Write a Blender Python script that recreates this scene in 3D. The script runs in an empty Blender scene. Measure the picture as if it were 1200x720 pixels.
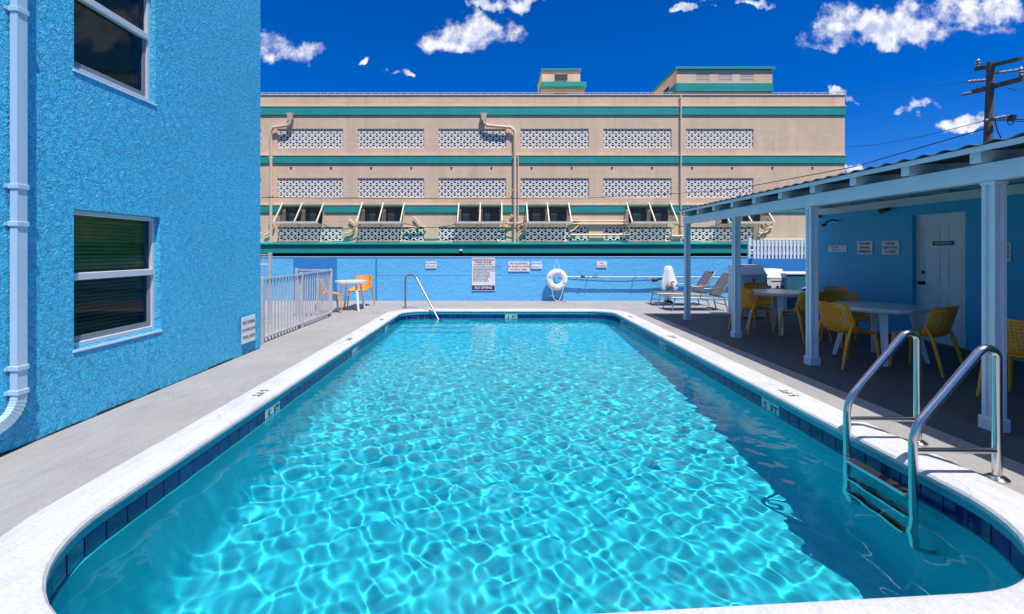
import bpy, bmesh, math, random
import numpy as np
from mathutils import Vector, Matrix
random.seed(7)
S = bpy.context.scene
COL = S.collection
R = math.radians

# ------------------------------------------------------------------ camera, sky, sun, exposure
F, CX, CY, EYE = 533.0, 580.0, 294.0, 1.5          # focal length in photo pixels, vanishing point, eye height
cam_d = bpy.data.cameras.new('camera'); cam = bpy.data.objects.new('camera', cam_d); COL.objects.link(cam)
cam.location = (0, 0, EYE); cam.rotation_euler = (R(90), 0, 0)
cam_d.sensor_width = 36; cam_d.lens = 36 * F / 1200
cam_d.shift_x = (600 - CX) / 1200; cam_d.shift_y = -(360 - CY) / 1200
cam_d.clip_start = 0.05; cam_d.clip_end = 3000
S.camera = cam

SUNDIR = Vector((-0.20, 0.40, -1.0)).normalized()     # direction the light travels
ELEV = math.asin(-SUNDIR.z); AZ = math.atan2(-SUNDIR.x, -SUNDIR.y)   # azimuth of the sun, from +Y towards +X
sun_d = bpy.data.lights.new('sun', 'SUN'); sun = bpy.data.objects.new('sun', sun_d); COL.objects.link(sun)
sun_d.energy = 5.0; sun_d.angle = R(0.5); sun_d.color = (1.0, 0.96, 0.90)
sun.rotation_euler = SUNDIR.to_track_quat('-Z', 'Y').to_euler(); sun.location = (2, -3, 12)
sun_d.cycles.is_caustics_light = True

W = bpy.data.worlds.new('World'); S.world = W; W.use_nodes = True
def build_world():
    nt = W.node_tree; nt.nodes.clear(); N = nt.nodes.new; L = nt.links.new
    def math_(op, a, b=None, c=None, clamp=False):
        n = N('ShaderNodeMath'); n.operation = op; n.use_clamp = clamp
        for i, v in enumerate((a, b, c)):
            if v is None: continue
            if isinstance(v, (int, float)): n.inputs[i].default_value = v
            else: L(v, n.inputs[i])
        return n.outputs[0]
    sky = N('ShaderNodeTexSky'); sky.sky_type = 'NISHITA'; sky.sun_disc = False
    sky.sun_elevation = ELEV; sky.sun_rotation = AZ; sky.altitude = 0
    sky.air_density = 1.0; sky.dust_density = 0.7; sky.ozone_density = 3.0
    hs = N('ShaderNodeHueSaturation'); hs.inputs['Saturation'].default_value = 1.15
    tint = N('ShaderNodeMix'); tint.data_type = 'RGBA'; tint.blend_type = 'MULTIPLY'; tint.inputs['Factor'].default_value = 1; tint.inputs['B'].default_value = (0.58, 0.88, 1.66, 1)
    L(sky.outputs[0], tint.inputs['A']); L(tint.outputs['Result'], hs.inputs['Color'])
    tc = N('ShaderNodeTexCoord'); sp = N('ShaderNodeSeparateXYZ'); L(tc.outputs['Generated'], sp.inputs[0])
    ay = math_('MAXIMUM', math_('ABSOLUTE', sp.outputs[1]), 0.05)
    u = math_('DIVIDE', sp.outputs[0], ay); v = math_('DIVIDE', sp.outputs[2], ay)
    cb = N('ShaderNodeCombineXYZ'); L(u, cb.inputs[0]); L(v, cb.inputs[1])
    def noise(scale, detail, rough, lac=2.0):
        n = N('ShaderNodeTexNoise'); n.noise_dimensions = '2D'; L(cb.outputs[0], n.inputs['Vector'])
        n.inputs['Scale'].default_value = scale; n.inputs['Detail'].default_value = detail
        n.inputs['Roughness'].default_value = rough; n.inputs['Lacunarity'].default_value = lac
        return n.outputs['Fac']
    nA = noise(8.5, 10, 0.6); nB = noise(34, 6, 0.6)
    def warp(scale, amp, a, b):
        n = N('ShaderNodeTexNoise'); n.noise_dimensions = '2D'; L(cb.outputs[0], n.inputs['Vector']); n.inputs['Scale'].default_value = scale; n.inputs['Detail'].default_value = 4
        s_ = N('ShaderNodeSeparateColor'); L(n.outputs['Color'], s_.inputs[0])
        return math_('ADD', a, math_('MULTIPLY', math_('SUBTRACT', s_.outputs[0], 0.5), amp)), math_('ADD', b, math_('MULTIPLY', math_('SUBTRACT', s_.outputs[1], 0.5), amp * 0.6))
    uw_, vw_ = warp(9.0, 0.16, u, v); uw_, vw_ = warp(30.0, 0.05, uw_, vw_)
    # drifting fair-weather clouds: centre and half size in the sky's tangent plane
    clouds = [(345, 64, 46, 24), (541, 42, 78, 26), (600, 8, 40, 13), (1060, 38, 118, 30), (1120, 18, 80, 34), (980, 52, 50, 14), (1072, 129, 28, 10),
              (1136, 146, 36, 13), (420, 72, 14, 6), (474, 91, 16, 6), (815, 8, 14, 8), (880, 2, 26, 9), (1003, 197, 22, 6), (994, 122, 10, 7),
              (1330, 60, 120, 40), (1500, 140, 130, 30), (-150, 40, 140, 40), (-420, 120, 150, 34), (250, -120, 120, 50), (760, -160, 170, 60), (1200, -220, 150, 70)]
    tot = None
    for (x, y, a, b) in clouds:
        du = math_('DIVIDE', math_('SUBTRACT', uw_, (x - CX) / F), a / F)
        dv = math_('DIVIDE', math_('SUBTRACT', vw_, (CY - y) / F), b / F)
        dv = math_('MAXIMUM', dv, math_('MULTIPLY', dv, -1.7))          # flatter bases
        m = math_('SUBTRACT', 1.0, math_('ADD', math_('MULTIPLY', du, du), math_('MULTIPLY', dv, dv)))
        tot = m if tot is None else math_('MAXIMUM', tot, m)
    tot = math_('MAXIMUM', tot, -1.5)
    f = math_('ADD', math_('MULTIPLY', tot, 0.62), math_('ADD', math_('MULTIPLY', math_('SUBTRACT', nA, 0.5), 1.9), math_('MULTIPLY', math_('SUBTRACT', nB, 0.5), 0.30)))
    mr = N('ShaderNodeMapRange'); mr.interpolation_type = 'SMOOTHSTEP'; L(f, mr.inputs[0])
    mr.inputs[1].default_value = 0.02; mr.inputs[2].default_value = 0.66
    gate = N('ShaderNodeMapRange'); L(tot, gate.inputs[0]); gate.inputs[1].default_value = -1.0; gate.inputs[2].default_value = 0.1
    cl = math_('MULTIPLY', mr.outputs[0], gate.outputs[0], clamp=True)
    # unseen scattered cumulus added overhead and behind, cover raised to fill the shade
    zz = math_('ADD', math_('MAXIMUM', sp.outputs[2], 0.0), 0.2)
    c2 = N('ShaderNodeCombineXYZ'); L(math_('DIVIDE', sp.outputs[0], zz), c2.inputs[0]); L(math_('DIVIDE', sp.outputs[1], zz), c2.inputs[1])
    n2 = N('ShaderNodeTexNoise'); n2.noise_dimensions = '2D'; L(c2.outputs[0], n2.inputs['Vector']); n2.inputs['Scale'].default_value = 2.2; n2.inputs['Detail'].default_value = 8; n2.inputs['Roughness'].default_value = 0.55
    m2 = N('ShaderNodeMapRange'); m2.interpolation_type = 'SMOOTHSTEP'; L(n2.outputs['Fac'], m2.inputs[0]); m2.inputs[1].default_value = 0.48; m2.inputs[2].default_value = 0.61
    g2 = N('ShaderNodeMapRange'); L(sp.outputs[2], g2.inputs[0]); g2.inputs[1].default_value = 0.54; g2.inputs[2].default_value = 0.64
    cl = math_('MAXIMUM', cl, math_('MULTIPLY', m2.outputs[0], g2.outputs[0]))
    up_ = N('ShaderNodeVectorMath'); up_.operation = 'ADD'; L(cb.outputs[0], up_.inputs[0]); up_.inputs[1].default_value = (-0.008, 0.020, 0)
    nC = N('ShaderNodeTexNoise'); nC.noise_dimensions = '2D'; L(up_.outputs[0], nC.inputs['Vector']); nC.inputs['Scale'].default_value = 8.5; nC.inputs['Detail'].default_value = 10; nC.inputs['Roughness'].default_value = 0.6
    shade = N('ShaderNodeMapRange'); L(math_('ADD', math_('SUBTRACT', nA, nC.outputs['Fac']), math_('MULTIPLY', math_('SUBTRACT', nB, 0.5), 0.12)), shade.inputs[0]); shade.inputs[1].default_value = -0.11; shade.inputs[2].default_value = 0.06
    mixc = N('ShaderNodeMix'); mixc.data_type = 'RGBA'; L(shade.outputs[0], mixc.inputs['Factor'])
    mixc.inputs['A'].default_value = (6.0, 6.9, 10.2, 1); mixc.inputs['B'].default_value = (11.6, 11.8, 12.4, 1)
    mix = N('ShaderNodeMix'); mix.data_type = 'RGBA'; L(cl, mix.inputs['Factor']); L(hs.outputs[0], mix.inputs['A']); L(mixc.outputs['Result'], mix.inputs['B'])
    bg = N('ShaderNodeBackground'); bg.inputs['Strength'].default_value = 0.08; L(mix.outputs['Result'], bg.inputs['Color'])
    out = N('ShaderNodeOutputWorld'); L(bg.outputs[0], out.inputs[0])
build_world()

vs = S.view_settings; vs.view_transform = 'Standard'; vs.look = 'None'; vs.gamma = 1; vs.exposure = 0.06; vs.use_curve_mapping = False
S.render.engine = 'CYCLES'
cy = S.cycles
cy.use_denoising = True
cy.caustics_reflective = False; cy.caustics_refractive = True; cy.blur_glossy = 0.3
cy.max_bounces = 10; cy.diffuse_bounces = 4; cy.glossy_bounces = 5; cy.transmission_bounces = 8; cy.transparent_max_bounces = 16
cy.sample_clamp_indirect = 6.0

# ------------------------------------------------------------------ helpers
def P(x, y, Z):
    """photo pixel at depth Z -> world point"""
    return Vector(((x - CX) * Z / F, Z, EYE + (CY - y) * Z / F))
def G(x, y, h=0.0):
    """photo pixel on the level plane of height h -> world point"""
    Z = (EYE - h) * F / (y - CY); return Vector(((x - CX) * Z / F, Z, h))

def lin(r, g, b):
    return tuple(((c / 255) / 12.92 if c / 255 <= 0.04045 else ((c / 255 + 0.055) / 1.055) ** 2.4) for c in (r, g, b))

MATS = {}
def mat(name, color, rough=0.6, var=0.08, vscale=3.0, bump=0.0, bscale=40.0, metal=0.0, spec=0.5, dirt=None, dscale=1.2, damt=0.3, coat=0.0):
    if name in MATS: return MATS[name]
    m = bpy.data.materials.new(name); m.use_nodes = True; nt = m.node_tree; nt.nodes.clear(); N = nt.nodes.new; L = nt.links.new
    o = N('ShaderNodeOutputMaterial'); b = N('ShaderNodeBsdfPrincipled'); L(b.outputs[0], o.inputs[0])
    b.inputs['Roughness'].default_value = rough; b.inputs['Metallic'].default_value = metal
    b.inputs['Specular IOR Level'].default_value = spec; b.inputs['Coat Weight'].default_value = coat
    tc = N('ShaderNodeTexCoord')
    n = N('ShaderNodeTexNoise'); n.inputs['Scale'].default_value = vscale; n.inputs['Detail'].default_value = 5; n.inputs['Roughness'].default_value = 0.65
    L(tc.outputs['Object'], n.inputs['Vector'])
    mr = N('ShaderNodeMapRange'); L(n.outputs['Fac'], mr.inputs[0]); mr.inputs[1].default_value = 0.28; mr.inputs[2].default_value = 0.72
    mx = N('ShaderNodeMix'); mx.data_type = 'RGBA'; L(mr.outputs[0], mx.inputs['Factor'])
    mx.inputs['A'].default_value = (*[max(0, c * (1 - var)) for c in color], 1); mx.inputs['B'].default_value = (*[min(1, c * (1 + var)) for c in color], 1)
    last = mx.outputs['Result']
    if dirt:
        n2 = N('ShaderNodeTexNoise'); n2.inputs['Scale'].default_value = dscale; n2.inputs['Detail'].default_value = 8; n2.inputs['Roughness'].default_value = 0.7
        L(tc.outputs['Object'], n2.inputs['Vector'])
        r2 = N('ShaderNodeMapRange'); L(n2.outputs['Fac'], r2.inputs[0]); r2.inputs[1].default_value = 0.52; r2.inputs[2].default_value = 0.72; r2.inputs[4].default_value = damt
        m2 = N('ShaderNodeMix'); m2.data_type = 'RGBA'; L(r2.outputs[0], m2.inputs['Factor']); L(last, m2.inputs['A']); m2.inputs['B'].default_value = (*dirt, 1)
        last = m2.outputs['Result']
    L(last, b.inputs['Base Color'])
    if bump:
        n3 = N('ShaderNodeTexNoise'); n3.inputs['Scale'].default_value = bscale; n3.inputs['Detail'].default_value = 4
        L(tc.outputs['Object'], n3.inputs['Vector'])
        bp = N('ShaderNodeBump'); bp.inputs['Strength'].default_value = bump; bp.inputs['Distance'].default_value = 0.01; L(n3.outputs['Fac'], bp.inputs['Height']); L(bp.outputs[0], b.inputs['Normal'])
    MATS[name] = m
    return m

def concrete(name, color, crack=0.5, streak=(0.25, 1.0, 1.0)):
    m = mat(name, color, 0.78, 0.09, 1.3, 0.3, 80, dirt=tuple(c * 0.66 for c in color), dscale=0.8, damt=0.5); nt = m.node_tree; N = nt.nodes.new; L = nt.links.new
    b = next(n for n in nt.nodes if n.type == 'BSDF_PRINCIPLED'); src = b.inputs['Base Color'].links[0].from_socket; tc = next(n for n in nt.nodes if n.type == 'TEX_COORD')
    mp = N('ShaderNodeMapping'); mp.inputs['Scale'].default_value = (9.0, 1.2, 1.0); L(tc.outputs['Object'], mp.inputs[0])
    ns = N('ShaderNodeTexNoise'); ns.inputs['Scale'].default_value = 2.2; ns.inputs['Detail'].default_value = 7; ns.inputs['Roughness'].default_value = 0.7; L(mp.outputs[0], ns.inputs['Vector'])
    mr = N('ShaderNodeMapRange'); L(ns.outputs['Fac'], mr.inputs[0]); mr.inputs[1].default_value = 0.25; mr.inputs[2].default_value = 0.75; mr.inputs[3].default_value = 0.86; mr.inputs[4].default_value = 1.12
    fine = N('ShaderNodeTexNoise'); fine.inputs['Scale'].default_value = 55; fine.inputs['Detail'].default_value = 4; L(tc.outputs['Object'], fine.inputs['Vector'])
    mf = N('ShaderNodeMapRange'); L(fine.outputs['Fac'], mf.inputs[0]); mf.inputs[1].default_value = 0.3; mf.inputs[2].default_value = 0.7; mf.inputs[3].default_value = 0.90; mf.inputs[4].default_value = 1.08
    wn = N('ShaderNodeTexNoise'); wn.inputs['Scale'].default_value = 1.6; wn.inputs['Detail'].default_value = 6; L(tc.outputs['Object'], wn.inputs['Vector'])
    wa = N('ShaderNodeVectorMath'); wa.operation = 'MULTIPLY_ADD'; L(wn.outputs['Color'], wa.inputs[0]); wa.inputs[1].default_value = (0.9, 0.9, 0.9); L(tc.outputs['Object'], wa.inputs[2])
    vo = N('ShaderNodeTexVoronoi'); vo.feature = 'DISTANCE_TO_EDGE'; vo.inputs['Scale'].default_value = 0.33; L(wa.outputs[0], vo.inputs['Vector'])
    vr = N('ShaderNodeMapRange'); L(vo.outputs['Distance'], vr.inputs[0]); vr.inputs[1].default_value = 0.0008; vr.inputs[2].default_value = 0.0026; vr.inputs[3].default_value = 1 - crack; vr.inputs[4].default_value = 1.0
    m1 = N('ShaderNodeMath'); m1.operation = 'MULTIPLY'; L(mr.outputs[0], m1.inputs[0]); L(vr.outputs[0], m1.inputs[1])
    m2 = N('ShaderNodeMath'); m2.operation = 'MULTIPLY'; L(m1.outputs[0], m2.inputs[0]); L(mf.outputs[0], m2.inputs[1])
    mu = N('ShaderNodeMix'); mu.data_type = 'RGBA'; mu.blend_type = 'MULTIPLY'; mu.inputs['Factor'].default_value = 1; L(src, mu.inputs['A']); L(m2.outputs[0], mu.inputs['B']); L(mu.outputs['Result'], b.inputs['Base Color'])
    return m

def stucco(name, color, scale=11.0, strength=0.9, dist=0.012, var=0.11, along=None):
    """knock-down stucco under masonry paint: flattened ridges thrown over a fine grain"""
    m = bpy.data.materials.new(name); m.use_nodes = True; nt = m.node_tree; nt.nodes.clear(); N = nt.nodes.new; L = nt.links.new
    o = N('ShaderNodeOutputMaterial'); b = N('ShaderNodeBsdfPrincipled'); L(b.outputs[0], o.inputs[0]); b.inputs['Roughness'].default_value = 0.55
    tc = N('ShaderNodeTexCoord')
    w = N('ShaderNodeTexNoise'); w.inputs['Scale'].default_value = scale * 0.8; w.inputs['Detail'].default_value = 3; L(tc.outputs['Object'], w.inputs['Vector'])
    ad = N('ShaderNodeVectorMath'); ad.operation = 'MULTIPLY_ADD'; L(w.outputs['Color'], ad.inputs[0]); ad.inputs[1].default_value = (0.16, 0.16, 0.16); L(tc.outputs['Object'], ad.inputs[2])
    n1 = N('ShaderNodeTexNoise'); n1.inputs['Scale'].default_value = scale; n1.inputs['Detail'].default_value = 3.0; n1.inputs['Roughness'].default_value = 0.55; n1.inputs['Distortion'].default_value = 0.8
    L(ad.outputs[0], n1.inputs['Vector'])
    r1 = N('ShaderNodeMapRange'); r1.interpolation_type = 'SMOOTHSTEP'; L(n1.outputs['Fac'], r1.inputs[0]); r1.inputs[1].default_value = 0.44; r1.inputs[2].default_value = 0.62
    n2 = N('ShaderNodeTexNoise'); n2.inputs['Scale'].default_value = scale * 2.6; n2.inputs['Detail'].default_value = 2; n2.inputs['Distortion'].default_value = 1.2; L(ad.outputs[0], n2.inputs['Vector'])
    r2 = N('ShaderNodeMapRange'); r2.interpolation_type = 'SMOOTHSTEP'; L(n2.outputs['Fac'], r2.inputs[0]); r2.inputs[1].default_value = 0.45; r2.inputs[2].default_value = 0.66; r2.inputs[4].default_value = 0.6
    n3 = N('ShaderNodeTexNoise'); n3.inputs['Scale'].default_value = 90; n3.inputs['Detail'].default_value = 3; L(tc.outputs['Object'], n3.inputs['Vector'])
    a1 = N('ShaderNodeMath'); a1.operation = 'ADD'; L(r1.outputs[0], a1.inputs[0]); L(r2.outputs[0], a1.inputs[1])
    a2 = N('ShaderNodeMath'); a2.operation = 'MULTIPLY_ADD'; L(n3.outputs['Fac'], a2.inputs[0]); a2.inputs[1].default_value = 0.12; L(a1.outputs[0], a2.inputs[2])
    bp = N('ShaderNodeBump'); bp.inputs['Strength'].default_value = strength; bp.inputs['Distance'].default_value = dist; L(a2.outputs[0], bp.inputs['Height']); L(bp.outputs[0], b.inputs['Normal'])
    nv = N('ShaderNodeTexNoise'); nv.inputs['Scale'].default_value = 0.9; nv.inputs['Detail'].default_value = 6; L(tc.outputs['Object'], nv.inputs['Vector'])
    mx = N('ShaderNodeMix'); mx.data_type = 'RGBA'; L(nv.outputs['Fac'], mx.inputs['Factor'])
    mx.inputs['A'].default_value = (*[c * (1 - var) for c in color], 1); mx.inputs['B'].default_value = (*[min(1, c * (1 + var)) for c in color], 1)
    L(mx.outputs['Result'], b.inputs['Base Color'])
    MATS[name] = m
    return m

class MB:
    def __init__(s): s.v = []; s.f = []; s.mi = []; s.cur = 0
    def add(s, vs, fs):
        o = len(s.v); s.v += [tuple(p) for p in vs]; s.f += [tuple(o + i for i in f) for f in fs]; s.mi += [s.cur] * len(fs); return s
    def box(s, x0, x1, y0, y1, z0, z1):
        return s.add([(x0,y0,z0),(x1,y0,z0),(x1,y1,z0),(x0,y1,z0),(x0,y0,z1),(x1,y0,z1),(x1,y1,z1),(x0,y1,z1)],
                     [(0,3,2,1),(4,5,6,7),(0,1,5,4),(1,2,6,5),(2,3,7,6),(3,0,4,7)])
    def bbox(s, x0, x1, y0, y1, z0, z1, b=0.005):
        """box with chamfered edges"""
        X, Y, Z = (x0, x1), (y0, y1), (z0, z1); vs = {}; V = []
        def g(i, j, k, ax):
            p = [X[i], Y[j], Z[k]]; sg = (i, j, k)
            for a in range(3):
                if a != ax: p[a] += b if sg[a] == 0 else -b
            vs[(i, j, k, ax)] = len(V); V.append(tuple(p))
        for i in (0,1):
            for j in (0,1):
                for k in (0,1):
                    for ax in range(3): g(i, j, k, ax)
        Fs = []
        for ax in range(3):
            o1, o2 = (ax + 1) % 3, (ax + 2) % 3
            for sgn in (0, 1):
                q = []
                for a, c in ((0,0),(1,0),(1,1),(0,1)):
                    k = [0,0,0]; k[ax] = sgn; k[o1] = a; k[o2] = c; q.append(vs[(k[0],k[1],k[2],ax)])
                Fs.append(tuple(q if sgn else q[::-1]))
        for ax in range(3):
            o1, o2 = (ax + 1) % 3, (ax + 2) % 3
            for a in (0,1):
                for c in (0,1):
                    k0 = [0,0,0]; k0[o1] = a; k0[o2] = c; k1 = list(k0); k1[ax] = 1
                    q = [vs[(*k0, o1)], vs[(*k1, o1)], vs[(*k1, o2)], vs[(*k0, o2)]]
                    Fs.append(tuple(q if (a == c) else q[::-1]))
        for i in (0,1):
            for j in (0,1):
                for k in (0,1):
                    q = [vs[(i,j,k,0)], vs[(i,j,k,1)], vs[(i,j,k,2)]]
                    Fs.append(tuple(q if (i + j + k) % 2 == 1 else q[::-1]))
        return s.add(V, Fs)
    def tube(s, pts, r, n=8, cap=True):
        pts = [Vector(p) for p in pts]; m = len(pts)
        rs = r if isinstance(r, (list, tuple)) else [r] * m
        t0 = (pts[1] - pts[0]).normalized(); up = Vector((0,0,1)) if abs(t0.z) < 0.9 else Vector((1,0,0))
        a = t0.cross(up).normalized(); V = []; Fs = []
        for i, p in enumerate(pts):
            if i == 0: t = t0
            elif i == m - 1: t = (pts[i] - pts[i-1]).normalized()
            else: t = ((pts[i+1] - pts[i]).normalized() + (pts[i] - pts[i-1]).normalized()).normalized()
            a = (a - t * a.dot(t)).normalized(); b = t.cross(a)
            for k in range(n):
                an = 2 * math.pi * k / n; V.append(p + (a * math.cos(an) + b * math.sin(an)) * rs[i])
        for i in range(m - 1):
            for k in range(n):
                k2 = (k + 1) % n; Fs.append((i*n+k, i*n+k2, (i+1)*n+k2, (i+1)*n+k))
        if cap: Fs.append(tuple(range(n))[::-1]); Fs.append(tuple(range((m-1)*n, m*n)))
        return s.add(V, Fs)
    def bar(s, p, q, w, d, up=(0,0,1)):
        """rectangular bar from p to q, w across, d along the up side"""
        p, q = Vector(p), Vector(q); t = (q - p).normalized(); up = Vector(up)
        a = t.cross(up).normalized() * (w / 2); b = a.cross(t).normalized() * (d / 2)
        V = [p-a-b, p+a-b, p+a+b, p-a+b, q-a-b, q+a-b, q+a+b, q-a+b]
        return s.add(V, [(0,1,2,3),(7,6,5,4),(0,4,5,1),(1,5,6,2),(2,6,7,3),(3,7,4,0)])
    def lathe(s, c, prof, n=16, axis='z'):
        V = []; Fs = []; m = len(prof)
        for (r, h) in prof:
            for k in range(n):
                an = 2 * math.pi * k / n; x, y = r * math.cos(an), r * math.sin(an)
                q = (x, y, h) if axis == 'z' else ((x, -h, y) if axis == 'y' else (h, x, y))
                V.append((c[0]+q[0], c[1]+q[1], c[2]+q[2]))
        for i in range(m - 1):
            for k in range(n):
                k2 = (k + 1) % n; Fs.append((i*n+k, i*n+k2, (i+1)*n+k2, (i+1)*n+k))
        Fs.append(tuple(range(n))[::-1]); Fs.append(tuple(range((m-1)*n, m*n)))
        return s.add(V, Fs)
    def prism(s, poly, z0, z1):
        n = len(poly); V = [(x, y, z0) for x, y in poly] + [(x, y, z1) for x, y in poly]
        return s.add(V, [tuple(range(n))[::-1], tuple(range(n, 2*n))] + [(i, (i+1) % n, n+(i+1) % n, n+i) for i in range(n)])
    def quad(s, a, b, c, d): return s.add([a, b, c, d], [(0,1,2,3)])
    def mesh(s, name, mats, smooth=False, fix=True):
        me = bpy.data.meshes.new(name); me.from_pydata(s.v, [], s.f)
        for m in (mats if isinstance(mats, (list, tuple)) else [mats]): me.materials.append(m)
        me.polygons.foreach_set('material_index', s.mi)
        if fix:
            bm = bmesh.new(); bm.from_mesh(me); bmesh.ops.recalc_face_normals(bm, faces=bm.faces); bm.to_mesh(me); bm.free()
        if smooth: smooth_by_angle(me, smooth if smooth is not True else 40)
        me.update(); return me
    def build(s, name, mats, parent=None, smooth=False, fix=True):
        return obj(name, s.mesh(name, mats, smooth, fix), parent)

def smooth_by_angle(me, ang=40):
    me.polygons.foreach_set('use_smooth', [True] * len(me.polygons))
    bm = bmesh.new(); bm.from_mesh(me)
    for e in bm.edges:
        e.smooth = not (len(e.link_faces) == 2 and e.calc_face_angle(0) > R(ang))
    bm.to_mesh(me); bm.free()

def obj(name, me, parent=None):
    o = bpy.data.objects.new(name, me); COL.objects.link(o)
    if parent is not None: o.parent = parent
    return o
def empty(name, loc=(0,0,0), rz=0.0):
    o = bpy.data.objects.new(name, None); COL.objects.link(o); o.location = loc; o.rotation_euler = (0,0,rz); o.empty_display_size = 0.2
    return o
def tag(o, label=None, cat=None, group=None, kind=None):
    if label: o['label'] = label
    if cat: o['category'] = cat
    if group: o['group'] = group
    if kind: o['kind'] = kind
    return o
def copy_tree(o, parent=None):
    c = o.copy(); COL.objects.link(c); c.parent = parent
    for ch in list(o.children): copy_tree(ch, c)
    return c
def holed(mb, us, vs, holes, put, depth=None):
    """sheet over the grid us x vs with rectangular holes (u0,u1,v0,v1); put(u,v,d) -> point; depth adds reveals"""
    us = sorted(set(us + [h[0] for h in holes] + [h[1] for h in holes])); vs = sorted(set(vs + [h[2] for h in holes] + [h[3] for h in holes]))
    nu, nv = len(us), len(vs); V = [put(u, v, 0) for v in vs for u in us]; Fs = []
    for j in range(nv - 1):
        for i in range(nu - 1):
            cu, cv = (us[i]+us[i+1])/2, (vs[j]+vs[j+1])/2
            if any(h[0] < cu < h[1] and h[2] < cv < h[3] for h in holes): continue
            Fs.append((j*nu+i, j*nu+i+1, (j+1)*nu+i+1, (j+1)*nu+i))
    mb.add(V, Fs)
    if depth:
        for (a, b, c, d) in holes:
            q = [(a,c),(b,c),(b,d),(a,d)]
            for k in range(4):
                p0, p1 = q[k], q[(k+1) % 4]
                mb.quad(put(*p0, 0), put(*p1, 0), put(*p1, depth), put(*p0, depth))

TEXT = {}
def text_mesh(s, size, m, align='CENTER', bold=0.0):
    k = (s, size, m.name, align, bold)
    if k in TEXT: return TEXT[k]
    c = bpy.data.curves.new('lettering', 'FONT'); c.body = s; c.size = size; c.align_x = align; c.align_y = 'CENTER'; c.offset = bold; c.resolution_u = 2
    o = bpy.data.objects.new('lettering', c); COL.objects.link(o)
    dg = bpy.context.evaluated_depsgraph_get(); me = bpy.data.meshes.new_from_object(o.evaluated_get(dg))
    bpy.data.objects.remove(o); bpy.data.curves.remove(c)
    me.materials.clear(); me.materials.append(m); TEXT[k] = me
    return me

# ------------------------------------------------------------------ materials
BLUE = (0.05, 0.58, 0.92)
M_blue = stucco('blue_stucco', BLUE, 15.0, 0.9, 0.014)
M_bluew = stucco('blue_wall_paint', (0.12, 0.48, 0.80), 7.0, 0.5, 0.008)
M_blued = stucco('deep_blue_stucco', (0.03, 0.22, 0.56), 8.0, 0.4, 0.006)  # darker copy of the wall blue; shade colour on the right-hand wall
M_patio = mat('patio_wall_paint', (0.01, 0.44, 0.72), 0.5, 0.06, 2.0, 0.15, 60)
M_white = mat('white_paint', (0.78, 0.79, 0.80), 0.4, 0.04, 4.0)
M_frame = mat('window_frame_white', (0.60, 0.63, 0.66), 0.35, 0.03, 5)
M_pipe = mat('downspout_white', (0.48, 0.64, 0.75), 0.4, 0.05, 6)
M_dark = mat('dark_interior', (0.012, 0.013, 0.014), 0.9, 0.2)
M_deck = concrete('deck_concrete', (0.355, 0.332, 0.310), 0.18)
M_cope = concrete('coping_concrete', (0.60, 0.59, 0.575), 0.2)
M_aqua = mat('aqua_reflection', (0.03, 0.36, 0.42), 0.5, 0.06, 5)
M_plaster = mat('pool_plaster', (0.016, 0.58, 0.70), 0.6, 0.05, 2.0)
M_grout = mat('grout', (0.30, 0.48, 0.52), 0.8, 0.06)
M_steel = mat('stainless_steel', (0.62, 0.62, 0.60), 0.2, 0.04, 8, metal=1.0)
M_black = mat('black_paint', (0.02, 0.02, 0.022), 0.5, 0.1)
M_ink = mat('sign_black_ink', (0.025, 0.022, 0.022), 0.6, 0.1)
M_red = mat('sign_red_ink', (0.62, 0.06, 0.06), 0.5, 0.08)
M_pink = mat('sign_faded_red', (0.72, 0.30, 0.32), 0.5, 0.08)
M_navy = mat('sign_navy', (0.02, 0.02, 0.11), 0.5, 0.08)
M_sign = mat('sign_board', (0.80, 0.80, 0.80), 0.45, 0.04)
M_yellow = mat('yellow_plastic', (0.98, 0.335, 0.01), 0.42, 0.06, 4)
M_tabtop = mat('table_laminate', (0.70, 0.74, 0.76), 0.3, 0.03)
M_taupe = mat('taupe_sling', (0.16, 0.15, 0.145), 0.8, 0.1, 30)
M_alu = mat('grey_aluminium', (0.34, 0.345, 0.35), 0.4, 0.06, 5, metal=0.7)
M_tan = None
M_green = mat('green_paint', (0.02, 0.31, 0.26), 0.5, 0.10, 1.2, dirt=(0.10, 0.36, 0.30), dscale=1.5, damt=0.3)
M_tanp = mat('tan_metal', (0.78, 0.58, 0.41), 0.5, 0.08, 3)
M_cream = mat('cream_metal', (0.74, 0.65, 0.50), 0.5, 0.05, 3)
M_breeze = mat('breeze_block_white', (0.93, 0.87, 0.76), 0.8, 0.08, 8)
M_post = mat('pale_aqua_paint', (0.66, 0.76, 0.77), 0.45, 0.05, 5)
M_wood = mat('weathered_timber', (0.13, 0.105, 0.08), 0.9, 0.3, 6, 0.4, 50)
M_rubber = mat('black_rubber', (0.015, 0.015, 0.016), 0.6, 0.1)
M_asph = mat('asphalt', (0.05, 0.05, 0.052), 0.9, 0.15, 4, 0.3, 80)

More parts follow.
